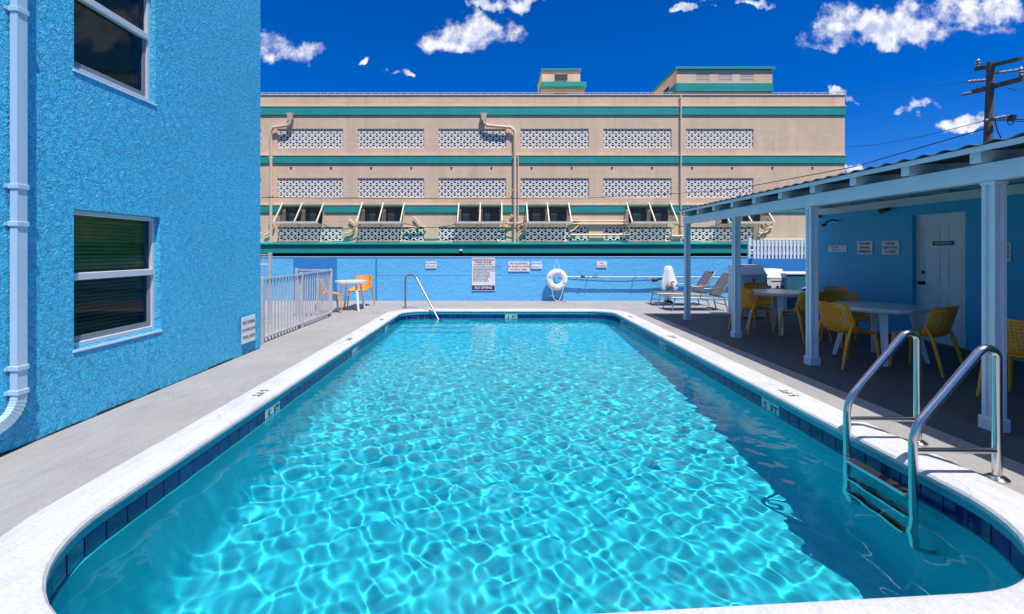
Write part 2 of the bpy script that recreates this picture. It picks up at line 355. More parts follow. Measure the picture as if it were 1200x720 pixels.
def tan_brick():
    m = bpy.data.materials.new('tan_painted_brick'); m.use_nodes = True; nt = m.node_tree; nt.nodes.clear(); N = nt.nodes.new; L = nt.links.new
    o = N('ShaderNodeOutputMaterial'); b = N('ShaderNodeBsdfPrincipled'); L(b.outputs[0], o.inputs[0]); b.inputs['Roughness'].default_value = 0.8
    tc = N('ShaderNodeTexCoord'); sp = N('ShaderNodeSeparateXYZ'); L(tc.outputs['Object'], sp.inputs[0])
    sm = N('ShaderNodeMath'); sm.operation = 'ADD'; L(sp.outputs[0], sm.inputs[0]); L(sp.outputs[1], sm.inputs[1])
    cb = N('ShaderNodeCombineXYZ'); L(sm.outputs[0], cb.inputs[0]); L(sp.outputs[2], cb.inputs[1])
    br = N('ShaderNodeTexBrick'); L(cb.outputs[0], br.inputs['Vector']); br.inputs['Scale'].default_value = 1.0
    br.inputs['Brick Width'].default_value = 0.40; br.inputs['Row Height'].default_value = 0.14; br.inputs['Mortar Size'].default_value = 0.012; br.inputs['Mortar Smooth'].default_value = 0.4
    br.inputs['Color1'].default_value = (0.85, 0.61, 0.395, 1); br.inputs['Color2'].default_value = (0.79, 0.565, 0.365, 1); br.inputs['Mortar'].default_value = (0.74, 0.52, 0.35, 1)
    n = N('ShaderNodeTexNoise'); n.inputs['Scale'].default_value = 0.5; n.inputs['Detail'].default_value = 8; n.inputs['Roughness'].default_value = 0.7
    mp = N('ShaderNodeMapping'); mp.inputs['Scale'].default_value = (1.0, 1.0, 0.35); L(tc.outputs['Object'], mp.inputs[0]); L(mp.outputs[0], n.inputs['Vector'])
    mr = N('ShaderNodeMapRange'); L(n.outputs['Fac'], mr.inputs[0]); mr.inputs[1].default_value = 0.3; mr.inputs[2].default_value = 0.7; mr.inputs[3].default_value = 0.84; mr.inputs[4].default_value = 1.1
    mu = N('ShaderNodeMix'); mu.data_type = 'RGBA'; mu.blend_type = 'MULTIPLY'; mu.inputs['Factor'].default_value = 1; L(br.outputs['Color'], mu.inputs['A']); L(mr.outputs[0], mu.inputs['B'])
    ms = N('ShaderNodeMapping'); ms.inputs['Scale'].default_value = (2.6, 2.6, 0.10); L(tc.outputs['Object'], ms.inputs[0])
    sn = N('ShaderNodeTexNoise'); sn.inputs['Scale'].default_value = 1.0; sn.inputs['Detail'].default_value = 6; sn.inputs['Roughness'].default_value = 0.7; L(ms.outputs[0], sn.inputs['Vector'])
    sr = N('ShaderNodeMapRange'); L(sn.outputs['Fac'], sr.inputs[0]); sr.inputs[1].default_value = 0.55; sr.inputs[2].default_value = 0.75; sr.inputs[3].default_value = 1.0; sr.inputs[4].default_value = 0.80
    m3 = N('ShaderNodeMix'); m3.data_type = 'RGBA'; m3.blend_type = 'MULTIPLY'; m3.inputs['Factor'].default_value = 1; L(mu.outputs['Result'], m3.inputs['A']); L(sr.outputs[0], m3.inputs['B'])
    L(m3.outputs['Result'], b.inputs['Base Color'])
    bp = N('ShaderNodeBump'); bp.inputs['Strength'].default_value = 0.5; bp.inputs['Distance'].default_value = 0.01; bp.invert = True; L(br.outputs['Fac'], bp.inputs['Height']); L(bp.outputs[0], b.inputs['Normal'])
    return m
M_tan = tan_brick()

def glass(name, tint, clear, rough=0.02):
    m = bpy.data.materials.new(name); m.use_nodes = True; nt = m.node_tree; nt.nodes.clear(); N = nt.nodes.new; L = nt.links.new
    o = N('ShaderNodeOutputMaterial'); t = N('ShaderNodeBsdfTransparent'); t.inputs[0].default_value = (*[c * clear for c in tint], 1)
    g = N('ShaderNodeBsdfGlossy'); g.inputs['Roughness'].default_value = rough; fr = N('ShaderNodeFresnel'); fr.inputs[0].default_value = 1.3
    mx = N('ShaderNodeMixShader'); L(fr.outputs[0], mx.inputs[0]); L(t.outputs[0], mx.inputs[1]); L(g.outputs[0], mx.inputs[2]); L(mx.outputs[0], o.inputs[0])
    return m
M_pane = glass('window_glass', (0.8, 0.9, 0.85), 0.85)
def mesh_screen():
    m = bpy.data.materials.new('awning_screen_mesh'); m.use_nodes = True; nt = m.node_tree; nt.nodes.clear(); N = nt.nodes.new; L = nt.links.new
    o = N('ShaderNodeOutputMaterial'); t = N('ShaderNodeBsdfTransparent'); d = N('ShaderNodeBsdfDiffuse'); d.inputs[0].default_value = (0.012, 0.015, 0.016, 1)
    mx = N('ShaderNodeMixShader'); mx.inputs[0].default_value = 0.55; L(t.outputs[0], mx.inputs[1]); L(d.outputs[0], mx.inputs[2]); L(mx.outputs[0], o.inputs[0]); return m
M_tint = mesh_screen()

def water_mat():
    m = bpy.data.materials.new('pool_water'); m.use_nodes = True; nt = m.node_tree; nt.nodes.clear(); N = nt.nodes.new; L = nt.links.new
    o = N('ShaderNodeOutputMaterial'); g = N('ShaderNodeBsdfGlass'); g.inputs['IOR'].default_value = 1.333; g.inputs['Roughness'].default_value = 0.0
    g.inputs['Color'].default_value = (0.86, 0.985, 1.0, 1); L(g.outputs[0], o.inputs[0])
    return m
M_water = water_mat()

def tile_mat():
    m = bpy.data.materials.new('navy_glazed_tile'); m.use_nodes = True; nt = m.node_tree; nt.nodes.clear(); N = nt.nodes.new; L = nt.links.new
    o = N('ShaderNodeOutputMaterial'); b = N('ShaderNodeBsdfPrincipled'); L(b.outputs[0], o.inputs[0]); b.inputs['Roughness'].default_value = 0.15
    oi = N('ShaderNodeObjectInfo'); mx = N('ShaderNodeMix'); mx.data_type = 'RGBA'; L(oi.outputs['Random'], mx.inputs['Factor'])
    mx.inputs['A'].default_value = (0.007, 0.012, 0.085, 1); mx.inputs['B'].default_value = (0.013, 0.024, 0.17, 1); L(mx.outputs['Result'], b.inputs['Base Color'])
    return m
M_tile = tile_mat()
M_mtile = mat('marker_tile', (0.42, 0.60, 0.56), 0.25, 0.06, 20)

# ------------------------------------------------------------------ pool geometry
WL = -0.175                                                   # water level
POOL = [(-2.27, 1.69), (2.88, 2.04), (2.88, 11.32), (-2.27, 11.32)]; RAD = [0.92, 0.86, 0.55, 0.55]
def outline(corners, rads, seg=0.12, na=14):
    """closed rounded outline (counter-clockwise): points and outward normals"""
    n = len(corners); pts = []
    for i in range(n):
        p, a, b = (Vector(corners[i]), Vector(corners[i-1]), Vector(corners[(i+1) % n]))
        da, db = (a - p).normalized(), (b - p).normalized(); ang = da.angle(db); r = rads[i]
        t = r / math.tan(ang / 2); c = p + (da + db).normalized() * (r / math.sin(ang / 2))
        s0, s1 = p + da * t, p + db * t
        a0 = math.atan2(s0.y - c.y, s0.x - c.x); a1 = math.atan2(s1.y - c.y, s1.x - c.x)
        while a1 < a0: a1 += 2 * math.pi
        for k in range(na + 1):
            an = a0 + (a1 - a0) * k / na; pts.append((c.x + r * math.cos(an), c.y + r * math.sin(an), math.cos(an), math.sin(an)))
    return pts
OUT = outline(POOL, RAD)
def off(d): return [(x + nx * d, y + ny * d) for x, y, nx, ny in OUT]
def ring_sweep(mb, prof, closed=False):
    n = len(OUT); m = len(prof); V = []; Fs = []
    for (d, h) in prof: V += [(x, y, h(y) if callable(h) else h) for x, y in off(d)]
    rng = range(m) if closed else range(m - 1)
    for i in rng:
        j = (i + 1) % m
        for k in range(n):
            k2 = (k + 1) % n; Fs.append((i*n+k, i*n+k2, j*n+k2, j*n+k))
    mb.add(V, Fs)
def inside(x, y, d):
    q = off(d); c = False; n = len(q); j = n - 1
    for i in range(n):
        if (q[i][1] > y) != (q[j][1] > y) and x < (q[j][0]-q[i][0]) * (y-q[i][1]) / (q[j][1]-q[i][1]) + q[i][0]: c = not c
        j = i
    return c
def floor_h(y): return -1.75 + 0.78 * (y - 2.0) / 9.3

pool = tag(empty('swimming_pool', (0.3, 6.5, 0)), 'turquoise rectangular swimming pool with rounded corners and white coping', 'pool', kind='structure')
def pool_child(mb, name, m, smooth=False, fix=True):
    o = mb.build(name, m, None, smooth, fix); o.parent = pool; o.matrix_parent_inverse = Matrix.Translation(-pool.location); o.cycles.is_caustics_receiver = True; return o

mb = MB(); ring_sweep(mb, [(0.34, -0.05), (0.34, 0.012), (0.325, 0.02), (0.035, 0.022), (0.012, 0.015), (0.0, 0.0), (-0.002, -0.018), (0.006, -0.034), (0.05, -0.036)])
pool_child(mb, 'coping', M_cope, 30)
mb = MB(); ring_sweep(mb, [(0.014, -0.035), (0.014, -0.084), (0.05, -0.0845)]); pool_child(mb, 'reflection_band', M_aqua)  # teal pool light reflected under the coping, put into the band's colour
mb = MB(); ring_sweep(mb, [(0.026, -0.084), (0.026, -0.245)]); pool_child(mb, 'grout_bed', M_grout)
mb = MB(); n = len(OUT)
ring_sweep(mb, [(0.026, -0.245), (0.004, -0.2452), (0.0, lambda y: floor_h(y) + 0.25), (-0.02, lambda y: floor_h(y) + 0.13), (-0.07, lambda y: floor_h(y) + 0.05), (-0.16, lambda y: floor_h(y) + 0.008), (-0.25, lambda y: floor_h(y))])
mb.f.append(tuple(range(6*n, 7*n))); mb.mi.append(0)
pool_child(mb, 'shell', M_plaster, 50)
# steps in the far left corner
for k, (dep, h) in enumerate(((0.42, -0.42), (0.78, -0.66), (1.14, -0.88))):
    mb = MB(); x0, x1, y1 = -2.27, -0.62 + 0.10 * k, 11.32
    poly = [(x0 + 0.002, y1 - dep), (x1 - 0.25, y1 - dep)] + [(x1 - 0.25 + 0.25 * math.sin(a), y1 - dep + 0.25 - 0.25 * math.cos(a)) for a in (0.4, 0.8, 1.2, 1.57)] + [(x1, y1 - 0.003), (x0 + 0.5, y1 - 0.003), (x0 + 0.16, y1 - 0.17), (x0 + 0.002, y1 - 0.5)]
    if dep < 0.5: poly = poly[1:]; poly = [(x0 + 0.06, y1 - dep)] + poly[:-1]
    mb.prism(poly, floor_h(y1) - 0.12, h); pool_child(mb, 'step', M_plaster)

# waterline tiles, one object each
tile_me = MB().bbox(-0.0742, 0.0742, -0.006, 0.006, -0.0742, 0.0742, 0.003).mesh('tile', M_tile)
mtile_me = MB().bbox(-0.0742, 0.0742, -0.006, 0.006, -0.0742, 0.0742, 0.003).mesh('depth_tile', M_mtile)
path = off(0.020); L_ = [0.0]
for i in range(len(path)):
    a, b = path[i], path[(i+1) % len(path)]; L_.append(L_[-1] + math.dist(a, b))
def at_len(s):
    s %= L_[-1]; i = max(k for k in range(len(path)) if L_[k] <= s); t = (s - L_[i]) / max(1e-9, L_[i+1] - L_[i])
    a, b = path[i], path[(i+1) % len(path)]; return (a[0]+(b[0]-a[0])*t, a[1]+(b[1]-a[1])*t, math.atan2(b[1]-a[1], b[0]-a[0]))
NT = round(L_[-1] / 0.1545); pitch = L_[-1] / NT
marks = [(-2.27, 4.72, '5 FT'), (-2.27, 7.6, '4 FT'), (-2.27, 9.75, '3 FT'), (2.88, 4.72, '5 FT'), (2.88, 7.8, '4 FT'), (2.88, 10.2, '3 FT'), (0.42, 11.32, '3 FT')]
centres = [at_len((i + 0.5) * pitch) for i in range(NT)]
mk = {}
for (mx_, my_, t) in marks:
    i = min(range(NT), key=lambda k: math.dist(centres[k][:2], (mx_, my_))); a, b = t.split()
    mk[i] = a; mk[i + 1] = b
for i, (x, y, an) in enumerate(centres):
    if y < 2.35 and abs(math.sin(an)) < 0.5: continue              # under the coping the camera stands on
    t = obj('depth_tile' if i in mk else 'tile', mtile_me if i in mk else tile_me, pool)
    t.location = (x - pool.location.x, y - pool.location.y, -0.161); t.rotation_euler = (0, 0, an + math.pi); t.cycles.is_caustics_receiver = True
    if i in mk:
        # the outline runs counter-clockwise, so seen from the water the run reads right to left
        txt = mk[i + 1] if (i + 1) in mk and mk[i].isdigit() else mk[i - 1]
        l = obj('lettering', text_mesh(txt, 0.115, M_ink, bold=0.003), t); l.rotation_euler = (R(90), 0, 0); l.location = (0, -0.0075, 0)
# painted depth marks on the coping, read from the deck side
for (x, y, t) in marks[:6]:
    side = -1 if x < 0 else 1
    l = obj('depth_marking', text_mesh(t, 0.12, mat('worn_black_paint', (0.13, 0.09, 0.075), 0.8, 0.5, 25), bold=0.003), pool)
    l.location = (x + side * 0.17 - pool.location.x, y - pool.location.y, 0.0245); l.rotation_euler = (0, 0, R(90) * side)

# water surface: real ripples that focus the sun on the floor
rng = np.random.default_rng(11)
xs = np.arange(-2.31, 2.92, 0.0145); ys = np.arange(1.6, 11.38, 0.0145)
XX, YY = np.meshgrid(xs, ys); H = np.zeros_like(XX)
for i in range(60):
    lam = 0.085 * (4.0 ** (rng.random() ** 1.1)); th = rng.random() * 2 * math.pi; k = 2 * math.pi / lam
    ph = rng.random() * 2 * math.pi; amp = 0.00027 * (lam / 0.2) ** 1.5
    wob = 0.7 * np.sin(0.9 * XX * math.cos(th + 1) + 1.1 * YY * math.sin(th + 1) + ph) + 0.5 * np.sin(2.1 * XX * math.cos(th + 2) + 1.7 * YY * math.sin(th + 2) + 3 * ph)
    H += amp * np.sin(k * (XX * math.cos(th) + YY * math.sin(th)) + ph + wob) * (0.7 + 0.4 * np.sin(1.3 * XX * math.cos(ph) + 0.9 * YY + 2 * ph))
nx_, ny_ = len(xs), len(ys)
inn = np.array([[inside(x, y, 0.035) for x in xs[::4]] for y in ys[::4]])
keep = np.kron(inn, np.ones((4, 4), bool))[:ny_, :nx_]
# exact test only where the coarse one changes
gy, gx = np.gradient(keep.astype(float)); near = (np.abs(gx) + np.abs(gy)) > 0
for sh in range(5): near = near | np.roll(near, 1, 0) | np.roll(near, -1, 0) | np.roll(near, 1, 1) | np.roll(near, -1, 1)
for j, i in zip(*np.nonzero(near)): keep[j, i] = inside(xs[i], ys[j], 0.035)
idx = -np.ones((ny_, nx_), int); sel = np.nonzero(keep); idx[sel] = np.arange(len(sel[0]))
wv = [(float(XX[j, i]), float(YY[j, i]), float(WL + H[j, i])) for j, i in zip(*sel)]
q = np.stack([idx[:-1, :-1], idx[:-1, 1:], idx[1:, 1:], idx[1:, :-1]], -1).reshape(-1, 4); q = q[(q >= 0).all(1)]
me = bpy.data.meshes.new('pool_water'); me.from_pydata(wv, [], q.tolist()); me.materials.append(M_water)
me.polygons.foreach_set('use_smooth', [True] * len(me.polygons)); me.update()
water = tag(obj('pool_water', me), 'clear rippled turquoise water filling the pool', 'water', kind='structure')
water.cycles.is_caustics_caster = True
# ------------------------------------------------------------------ deck and ground
def deck():
    bm = bmesh.new(); inner = [bm.verts.new((x, y, 0)) for x, y in off(0.338)]
    outer = [bm.verts.new(p) for p in ((-9, -4, 0), (16, -4, 0), (16, 13.72, 0), (-9, 13.72, 0))]
    for loop in (inner, outer):
        for i in range(len(loop)): bm.edges.new((loop[i], loop[(i+1) % len(loop)]))
    bmesh.ops.triangle_fill(bm, use_beauty=True, edges=bm.edges[:])
    bmesh.ops.recalc_face_normals(bm, faces=bm.faces)
    if sum(f.normal.z for f in bm.faces) < 0: bmesh.ops.reverse_faces(bm, faces=bm.faces)
    me = bpy.data.meshes.new('pool_deck'); bm.to_mesh(me); bm.free(); me.materials.append(M_deck)
    tag(obj('pool_deck', me), 'light grey painted concrete deck around the pool', 'deck', kind='structure')
deck()
mb = MB(); holed(mb, [-900, 900], [-900, 1500], [(-8.9, 15.9, -3.9, 13.65)], lambda u, v, d: (u, v, -0.03))
tag(mb.build('ground', M_asph), 'dark asphalt ground beyond the pool enclosure', 'ground', kind='structure')

mb = MB(); mb.box(3.71, 7.12, -3.98, 10.74, -0.01, 0.004)  # dark sheet sized to the roof's shadow, shade put into its colour
tag(mb.build('patio_shade_sheet', concrete('shade_dark_concrete', (0.085, 0.092, 0.10), 0.1)), 'sheet on the deck under the patio cover, coloured dark to deepen the roof shade', 'shade sheet', kind='structure')

# ------------------------------------------------------------------ left blue building
LX = -3.62
lb = tag(empty('blue_building', (LX, 7.02, 0)), 'bright blue rough stucco building with white sash windows beside the pool', 'building')
def kid(mb, name, m, root, smooth=False, fix=True, parent=None):
    """mesh in world coordinates, parented without moving"""
    o = mb.build(name, m, None, smooth, fix); p = parent or root; o.parent = p
    o.matrix_parent_inverse = root.matrix_basis.inverted() if p is root else (p.matrix_parent_inverse.inverted() if False else Matrix.Identity(4))
    return o
bpy.context.view_layer.update()
LWIN = [(3.91, 4.92, 0.65, 1.86), (3.91, 4.85, 3.07, 4.40)]
mb = MB()
holed(mb, [-4.0, 7.02], [-0.02, 5.5], LWIN, lambda u, v, d: (LX - d, u, v), 0.11)
mb.quad((LX, 7.02, -0.02), (LX, 7.02, 5.5), (-11, 7.02, 5.5), (-11, 7.02, -0.02))
mb.quad((LX, -4, 5.5), (LX, 7.02, 5.5), (-11, 7.02, 5.5), (-11, -4, 5.5))
mb.quad((LX, -4, -0.02), (LX, -4, 5.5), (-11, -4, 5.5), (-11, -4, -0.02))
kid(mb, 'wall', M_blue, lb, fix=False)
M_blind = mat('green_blind', (0.36, 0.44, 0.12), 0.6, 0.25, 3)
M_blindd = mat('dark_blind', (0.11, 0.13, 0.10), 0.6, 0.25, 3)
for wi, (y0, y1, z0, z1) in enumerate(LWIN):
    x = LX - 0.085
    w = MB(); fw = 0.045
    w.bbox(x-0.03, x+0.03, y0, y0+fw, z0, z1); w.bbox(x-0.03, x+0.03, y1-fw, y1, z0, z1)
    w.bbox(x-0.03, x+0.03, y0+fw, y1-fw, z1-fw, z1); w.bbox(x-0.03, x+0.03, y0+fw, y1-fw, z0, z0+fw)
    win = kid(w, 'window', M_frame, lb)
    zm = 1.275 if wi == 0 else 3.76
    w = MB(); w.bbox(x-0.02, x+0.042, y0+fw, y1-fw, zm-0.035, zm+0.03); kid(w, 'meeting_rail', M_frame, lb, parent=win)
    w = MB(); s = 0.035
    w.box(x-0.015, x+0.012, y0+fw, y0+fw+s, z0+fw, zm-0.035); w.box(x-0.015, x+0.012, y1-fw-s, y1-fw, z0+fw, zm-0.035); w.box(x-0.015, x+0.012, y0+fw+s, y1-fw-s, z0+fw, z0+fw+0.05)
    kid(w, 'lower_sash', mat('grey_sash', (0.22, 0.24, 0.26), 0.4), lb, parent=win)
    for (a, b) in ((z0+fw, zm-0.03), (zm+0.03, z1-fw)):
        w = MB(); w.quad((x-0.004, y0+fw, a), (x-0.004, y1-fw, a), (x-0.004, y1-fw, b), (x-0.004, y0+fw, b)); kid(w, 'pane', M_pane, lb, parent=win, fix=False)
    w = MB(); z = z0 + 0.06
    while z < z1 - 0.05:
        w.cur = 0 if (z > zm and wi == 0) else 1
        w.add([(x-0.075, y0+0.03, z), (x-0.075, y1-0.03 - (0.10 if wi else 0), z), (x-0.058, y1-0.03 - (0.10 if wi else 0), z+0.032), (x-0.058, y0+0.03, z+0.032)], [(0,1,2,3)]); z += 0.036
    kid(w, 'blind', [M_blind, M_blindd], lb, parent=win, fix=False)
    w = MB(); w.box(x-0.9, x-0.5, y0-0.4, y1+0.4, z0-0.4, z1+0.4); kid(w, 'room_beyond', M_dark, lb, parent=win)
    w = MB(); w.add([(LX-0.115, y0-0.01, z0+0.004), (LX+0.010, y0-0.01, z0-0.008), (LX+0.010, y1+0.01, z0-0.008), (LX-0.115, y1+0.01, z0+0.004),
                     (LX-0.115, y0-0.01, z0-0.03), (LX+0.010, y0-0.01, z0-0.026), (LX+0.010, y1+0.01, z0-0.026), (LX-0.115, y1+0.01, z0-0.03)],
                    [(0,1,2,3),(4,7,6,5),(0,4,5,1),(1,5,6,2),(2,6,7,3),(3,7,4,0)])
    kid(w, 'sill', M_white, lb, parent=win)
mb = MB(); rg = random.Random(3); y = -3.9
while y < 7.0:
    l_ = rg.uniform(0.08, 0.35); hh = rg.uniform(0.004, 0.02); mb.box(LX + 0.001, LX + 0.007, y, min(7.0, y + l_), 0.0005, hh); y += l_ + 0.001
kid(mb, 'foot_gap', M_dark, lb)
# downspout
ds = MB(); yp, w2, dp = 3.42, 0.037, 0.055
def rect_path(mbx, pts, w, d):
    """rectangular duct (w along y / path normal, d along x) through points in the plane x=const"""
    pts = [Vector(p) for p in pts]; V = []; Fs = []
    for i, p in enumerate(pts):
        t = (pts[min(i+1, len(pts)-1)] - pts[max(i-1, 0)]).normalized(); nrm = Vector((0, -t.z, t.y))
        for (a, b) in ((-1, 0), (1, 0), (1, 1), (-1, 1)): V.append(p + nrm * (a * w) + Vector((b * d, 0, 0)))
    for i in range(len(pts) - 1):
        for k in range(4): Fs.append((i*4+k, i*4+(k+1) % 4, (i+1)*4+(k+1) % 4, (i+1)*4+k))
    Fs += [(0,1,2,3), tuple(range(len(V)-4, len(V)))[::-1]]
    mbx.add(V, Fs)
rect_path(ds, [(LX+0.012, yp, 5.5), (LX+0.012, yp, 0.42)], w2, dp)
pipe = kid(ds, 'downspout', M_pipe, lb)
mbx = MB(); arc = [(LX+0.013, yp, 0.42)] + [(LX+0.013, yp - 0.20 + 0.20*math.cos(a), 0.42 - 0.20*math.sin(a)) for a in np.linspace(0.15, 1.25, 9)]
arc += [(LX+0.013, yp-0.75, 0.42 - 0.20*math.sin(1.25) - 0.25)]; rect_path(mbx, arc, w2*1.02, dp); kid(mbx, 'elbow', M_pipe, lb, parent=pipe)
for k, a in enumerate(np.linspace(0.15, 1.2, 9)):
    m2 = MB(); m2.cur = 0; c = Vector((LX+0.013, yp-0.20+0.20*math.cos(a), 0.42-0.20*math.sin(a))); tdir = Vector((0, -math.sin(a), -math.cos(a)))
    rect_path(m2, [c - tdir*0.004, c + tdir*0.004], w2*1.10, dp*1.03); kid(m2, 'elbow_rib', M_pipe, lb, parent=pipe)
for z in (0.44, 0.62, 1.70, 1.98, 3.30, 4.9):
    m2 = MB(); m2.bbox(LX-0.005, LX+dp+0.022, yp-w2-0.008, yp+w2+0.008, z-0.018, z+0.018, 0.003); kid(m2, 'bracket', M_pipe, lb, parent=pipe)
    m2 = MB(); m2.box(LX-0.002, LX+0.008, yp-w2-0.03, yp+w2+0.03, z-0.012, z+0.012); kid(m2, 'bracket_tab', M_pipe, lb, parent=pipe)

# ------------------------------------------------------------------ far boundary wall
WZ = 13.62
bw = tag(empty('boundary_wall', (1.5, WZ, 0)), 'low sunlit sky-blue stucco wall behind the far end of the pool', 'wall')
mb = MB(); mb.box(-8.5, 7.95, WZ, WZ+0.2, -0.02, 1.30); kid(mb, 'wall', M_bluew, bw)
mb = MB(); mb.bbox(-8.5, 7.96, WZ-0.015, WZ+0.215, 1.30, 1.325, 0.004); kid(mb, 'capping', mat('cap_paint', (0.30, 0.50, 0.68), 0.6), bw)
p0, p1 = P(344, 300, WZ).x, P(395, 300, WZ).x
mb = MB(); mb.box(p0, p1, WZ-0.008, WZ-0.001, 0.0, 1.295); kid(mb, 'darker_patch', M_blued, bw)  # rectangle of deeper blue on the wall face
x = P(441, 300, WZ).x; mb = MB(); mb.box(x-0.02, x+0.02, WZ-0.012, WZ-0.001, 0.0, 1.298); kid(mb, 'expansion_joint', M_blued, bw)
mb = MB(); mb.box(x+0.03, 7.9, WZ-0.006, WZ-0.001, 0.77, 0.785); kid(mb, 'render_seam', mat('seam', (0.2, 0.48, 0.8), 0.6), bw)
uw = tag(empty('shade_blue_wall', (8.0, 13.0, 0)), 'low blue wall coloured as if in shade, below the white picket fence, behind the white machines', 'wall')
mb = MB(); mb.box(7.35, 14.5, 13.0, 13.2, -0.02, 1.27); kid(mb, 'wall', M_blued, uw)  # the shade on this wall is put into its deeper blue
# white picket fence on that wall
pf = tag(empty('picket_fence', (8.3, 13.1, 1.27)), 'short white picket fence standing on the deep blue wall', 'fence')
for k in range(22):
    mb = MB(); xx = 7.42 + k*0.105; mb.add([(xx, 13.05, 1.27), (xx+0.06, 13.05, 1.27), (xx+0.06, 13.05, 1.78), (xx+0.03, 13.05, 1.82), (xx, 13.05, 1.78),
        (xx, 13.075, 1.27), (xx+0.06, 13.075, 1.27), (xx+0.06, 13.075, 1.78), (xx+0.03, 13.075, 1.82), (xx, 13.075, 1.78)],
        [(0,1,2,3,4), (9,8,7,6,5), (0,5,6,1), (1,6,7,2), (2,7,8,3), (3,8,9,4), (4,9,5,0)]); kid(mb, 'picket', M_white, pf)
for z in (1.42, 1.66):
    mb = MB(); mb.box(7.38, 9.85, 13.08, 13.11, z-0.03, z+0.03); kid(mb, 'rail', M_white, pf)
for xx in (7.36, 9.2):
    mb = MB(); mb.bbox(xx-0.04, xx+0.04, 13.12, 13.19, 1.27, 1.86); kid(mb, 'post', M_white, pf)

# ------------------------------------------------------------------ tan building beyond the wall
ZF = 28.0
def fx(x): return (x - CX) * ZF / F
def fh(y): return EYE + (CY - y) * ZF / F
tb = tag(empty('tan_building', (2.0, ZF, 0)), 'long tan brick building with green bands and white breeze block openings behind the wall', 'building')
XL, XR, TOP = -18.0, fx(990), fh(112)
cols = [(229, 306), (325, 402), (419, 497), (514, 593), (610, 690), (707, 787), (804, 883)]
rows = [(151, 173.5), (209, 231.5), (266, 282.5)]
holes = [(fx(a), fx(b), fh(d), fh(c)) for (c, d) in rows for (a, b) in cols]
WGRP = [(332, 355, 380), (425, 449.5, 474), (538, 563, 588), (617, 641, 666), (734, 760, 785), (843, 868, 893)]
wins = []
for (a, b, c) in WGRP:
    for (p, q_) in ((a, b), (b, c)): wins.append((fx(p + 2.5), fx(q_ - 2.5), fh(262.5), fh(243)))
mb = MB(); RZ = 0.42
holed(mb, [XL, XR], [fh(297) - 0.2, TOP], holes + wins, lambda u, v, d: (u, ZF + d, v), RZ)
mb.box(XL, XR, ZF + 0.0005, ZF + 0.3, TOP - 0.35, TOP)       # parapet
mb.quad((XR, ZF, 0), (XR, ZF + 18, 0), (XR, ZF + 18, TOP), (XR, ZF, TOP)); mb.quad((XL, ZF, 0), (XL, ZF, TOP), (XL, ZF + 18, TOP), (XL, ZF + 18, 0))
mb.quad((XL, ZF + 0.3, TOP - 0.3), (XR, ZF + 0.3, TOP - 0.3), (XR, ZF + 18, TOP - 0.3), (XL, ZF + 18, TOP - 0.3))
kid(mb, 'wall', M_tan, tb, fix=False)
mb = MB(); mb.quad((XL, ZF + 1.6, 0), (XR - 0.1, ZF + 1.6, 0), (XR - 0.1, ZF + 1.6, TOP - 0.5), (XL, ZF + 1.6, TOP - 0.5)); kid(mb, 'dark_interior', M_dark, tb, fix=False)
def band(name, y0, y1, x0=XL, x1=XR, z=ZF):
    m = MB(); m.box(x0, x1 + 0.03, z - 0.06, z - 0.001, fh(y1), fh(y0)); kid(m, name, M_green, tb)
    m = MB(); m.box(x0, x1 + 0.045, z - 0.085, z - 0.002, fh(y0) + 0.001, fh(y0) + 0.06); kid(m, 'band_ledge', M_tanp, tb)
    m = MB(); m.box(x0, x1 + 0.045, z - 0.075, z - 0.002, fh(y1) - 0.06, fh(y1) - 0.001); kid(m, 'band_ledge', M_green, tb)
band('green_band', 125.5, 134); band('green_band', 183, 190.5); edges = [XL] + [e for (a, b, c) in WGRP for e in (fx(a) - 0.02, fx(c) + 0.02)] + [XR]
for k in range(0, len(edges), 2): band('green_band', 241, 248, edges[k], edges[k+1] - 0.05 if edges[k+1] < XR else XR)
for (a, b, c) in WGRP: m_ = MB(); m_.box(fx(a) - 0.018, fx(c) + 0.018, ZF - 0.058, ZF - 0.001, fh(243), fh(241)); kid(m_, 'green_band', M_green, tb)
mb = MB(); mb.bbox(XL, XR + 0.05, ZF - 0.05, ZF + 0.35, TOP, TOP + 0.06, 0.01); kid(mb, 'coping', M_tanp, tb)
mb = MB()                                                     # roof railing
x = XL
while x < XR - 0.1:
    if not (fx(793) < x < fx(905)): mb.box(x, x + 0.03, ZF + 0.12, ZF + 0.15, TOP + 0.06, TOP + 0.20)
    x += 0.45
mb.box(XL, fx(793), ZF + 0.12, ZF + 0.15, TOP + 0.20, TOP + 0.23); mb.box(fx(905), XR - 0.1, ZF + 0.12, ZF + 0.15, TOP + 0.20, TOP + 0.23)
kid(mb, 'roof_railing', mat('railing_grey', (0.45, 0.47, 0.5), 0.5), tb)
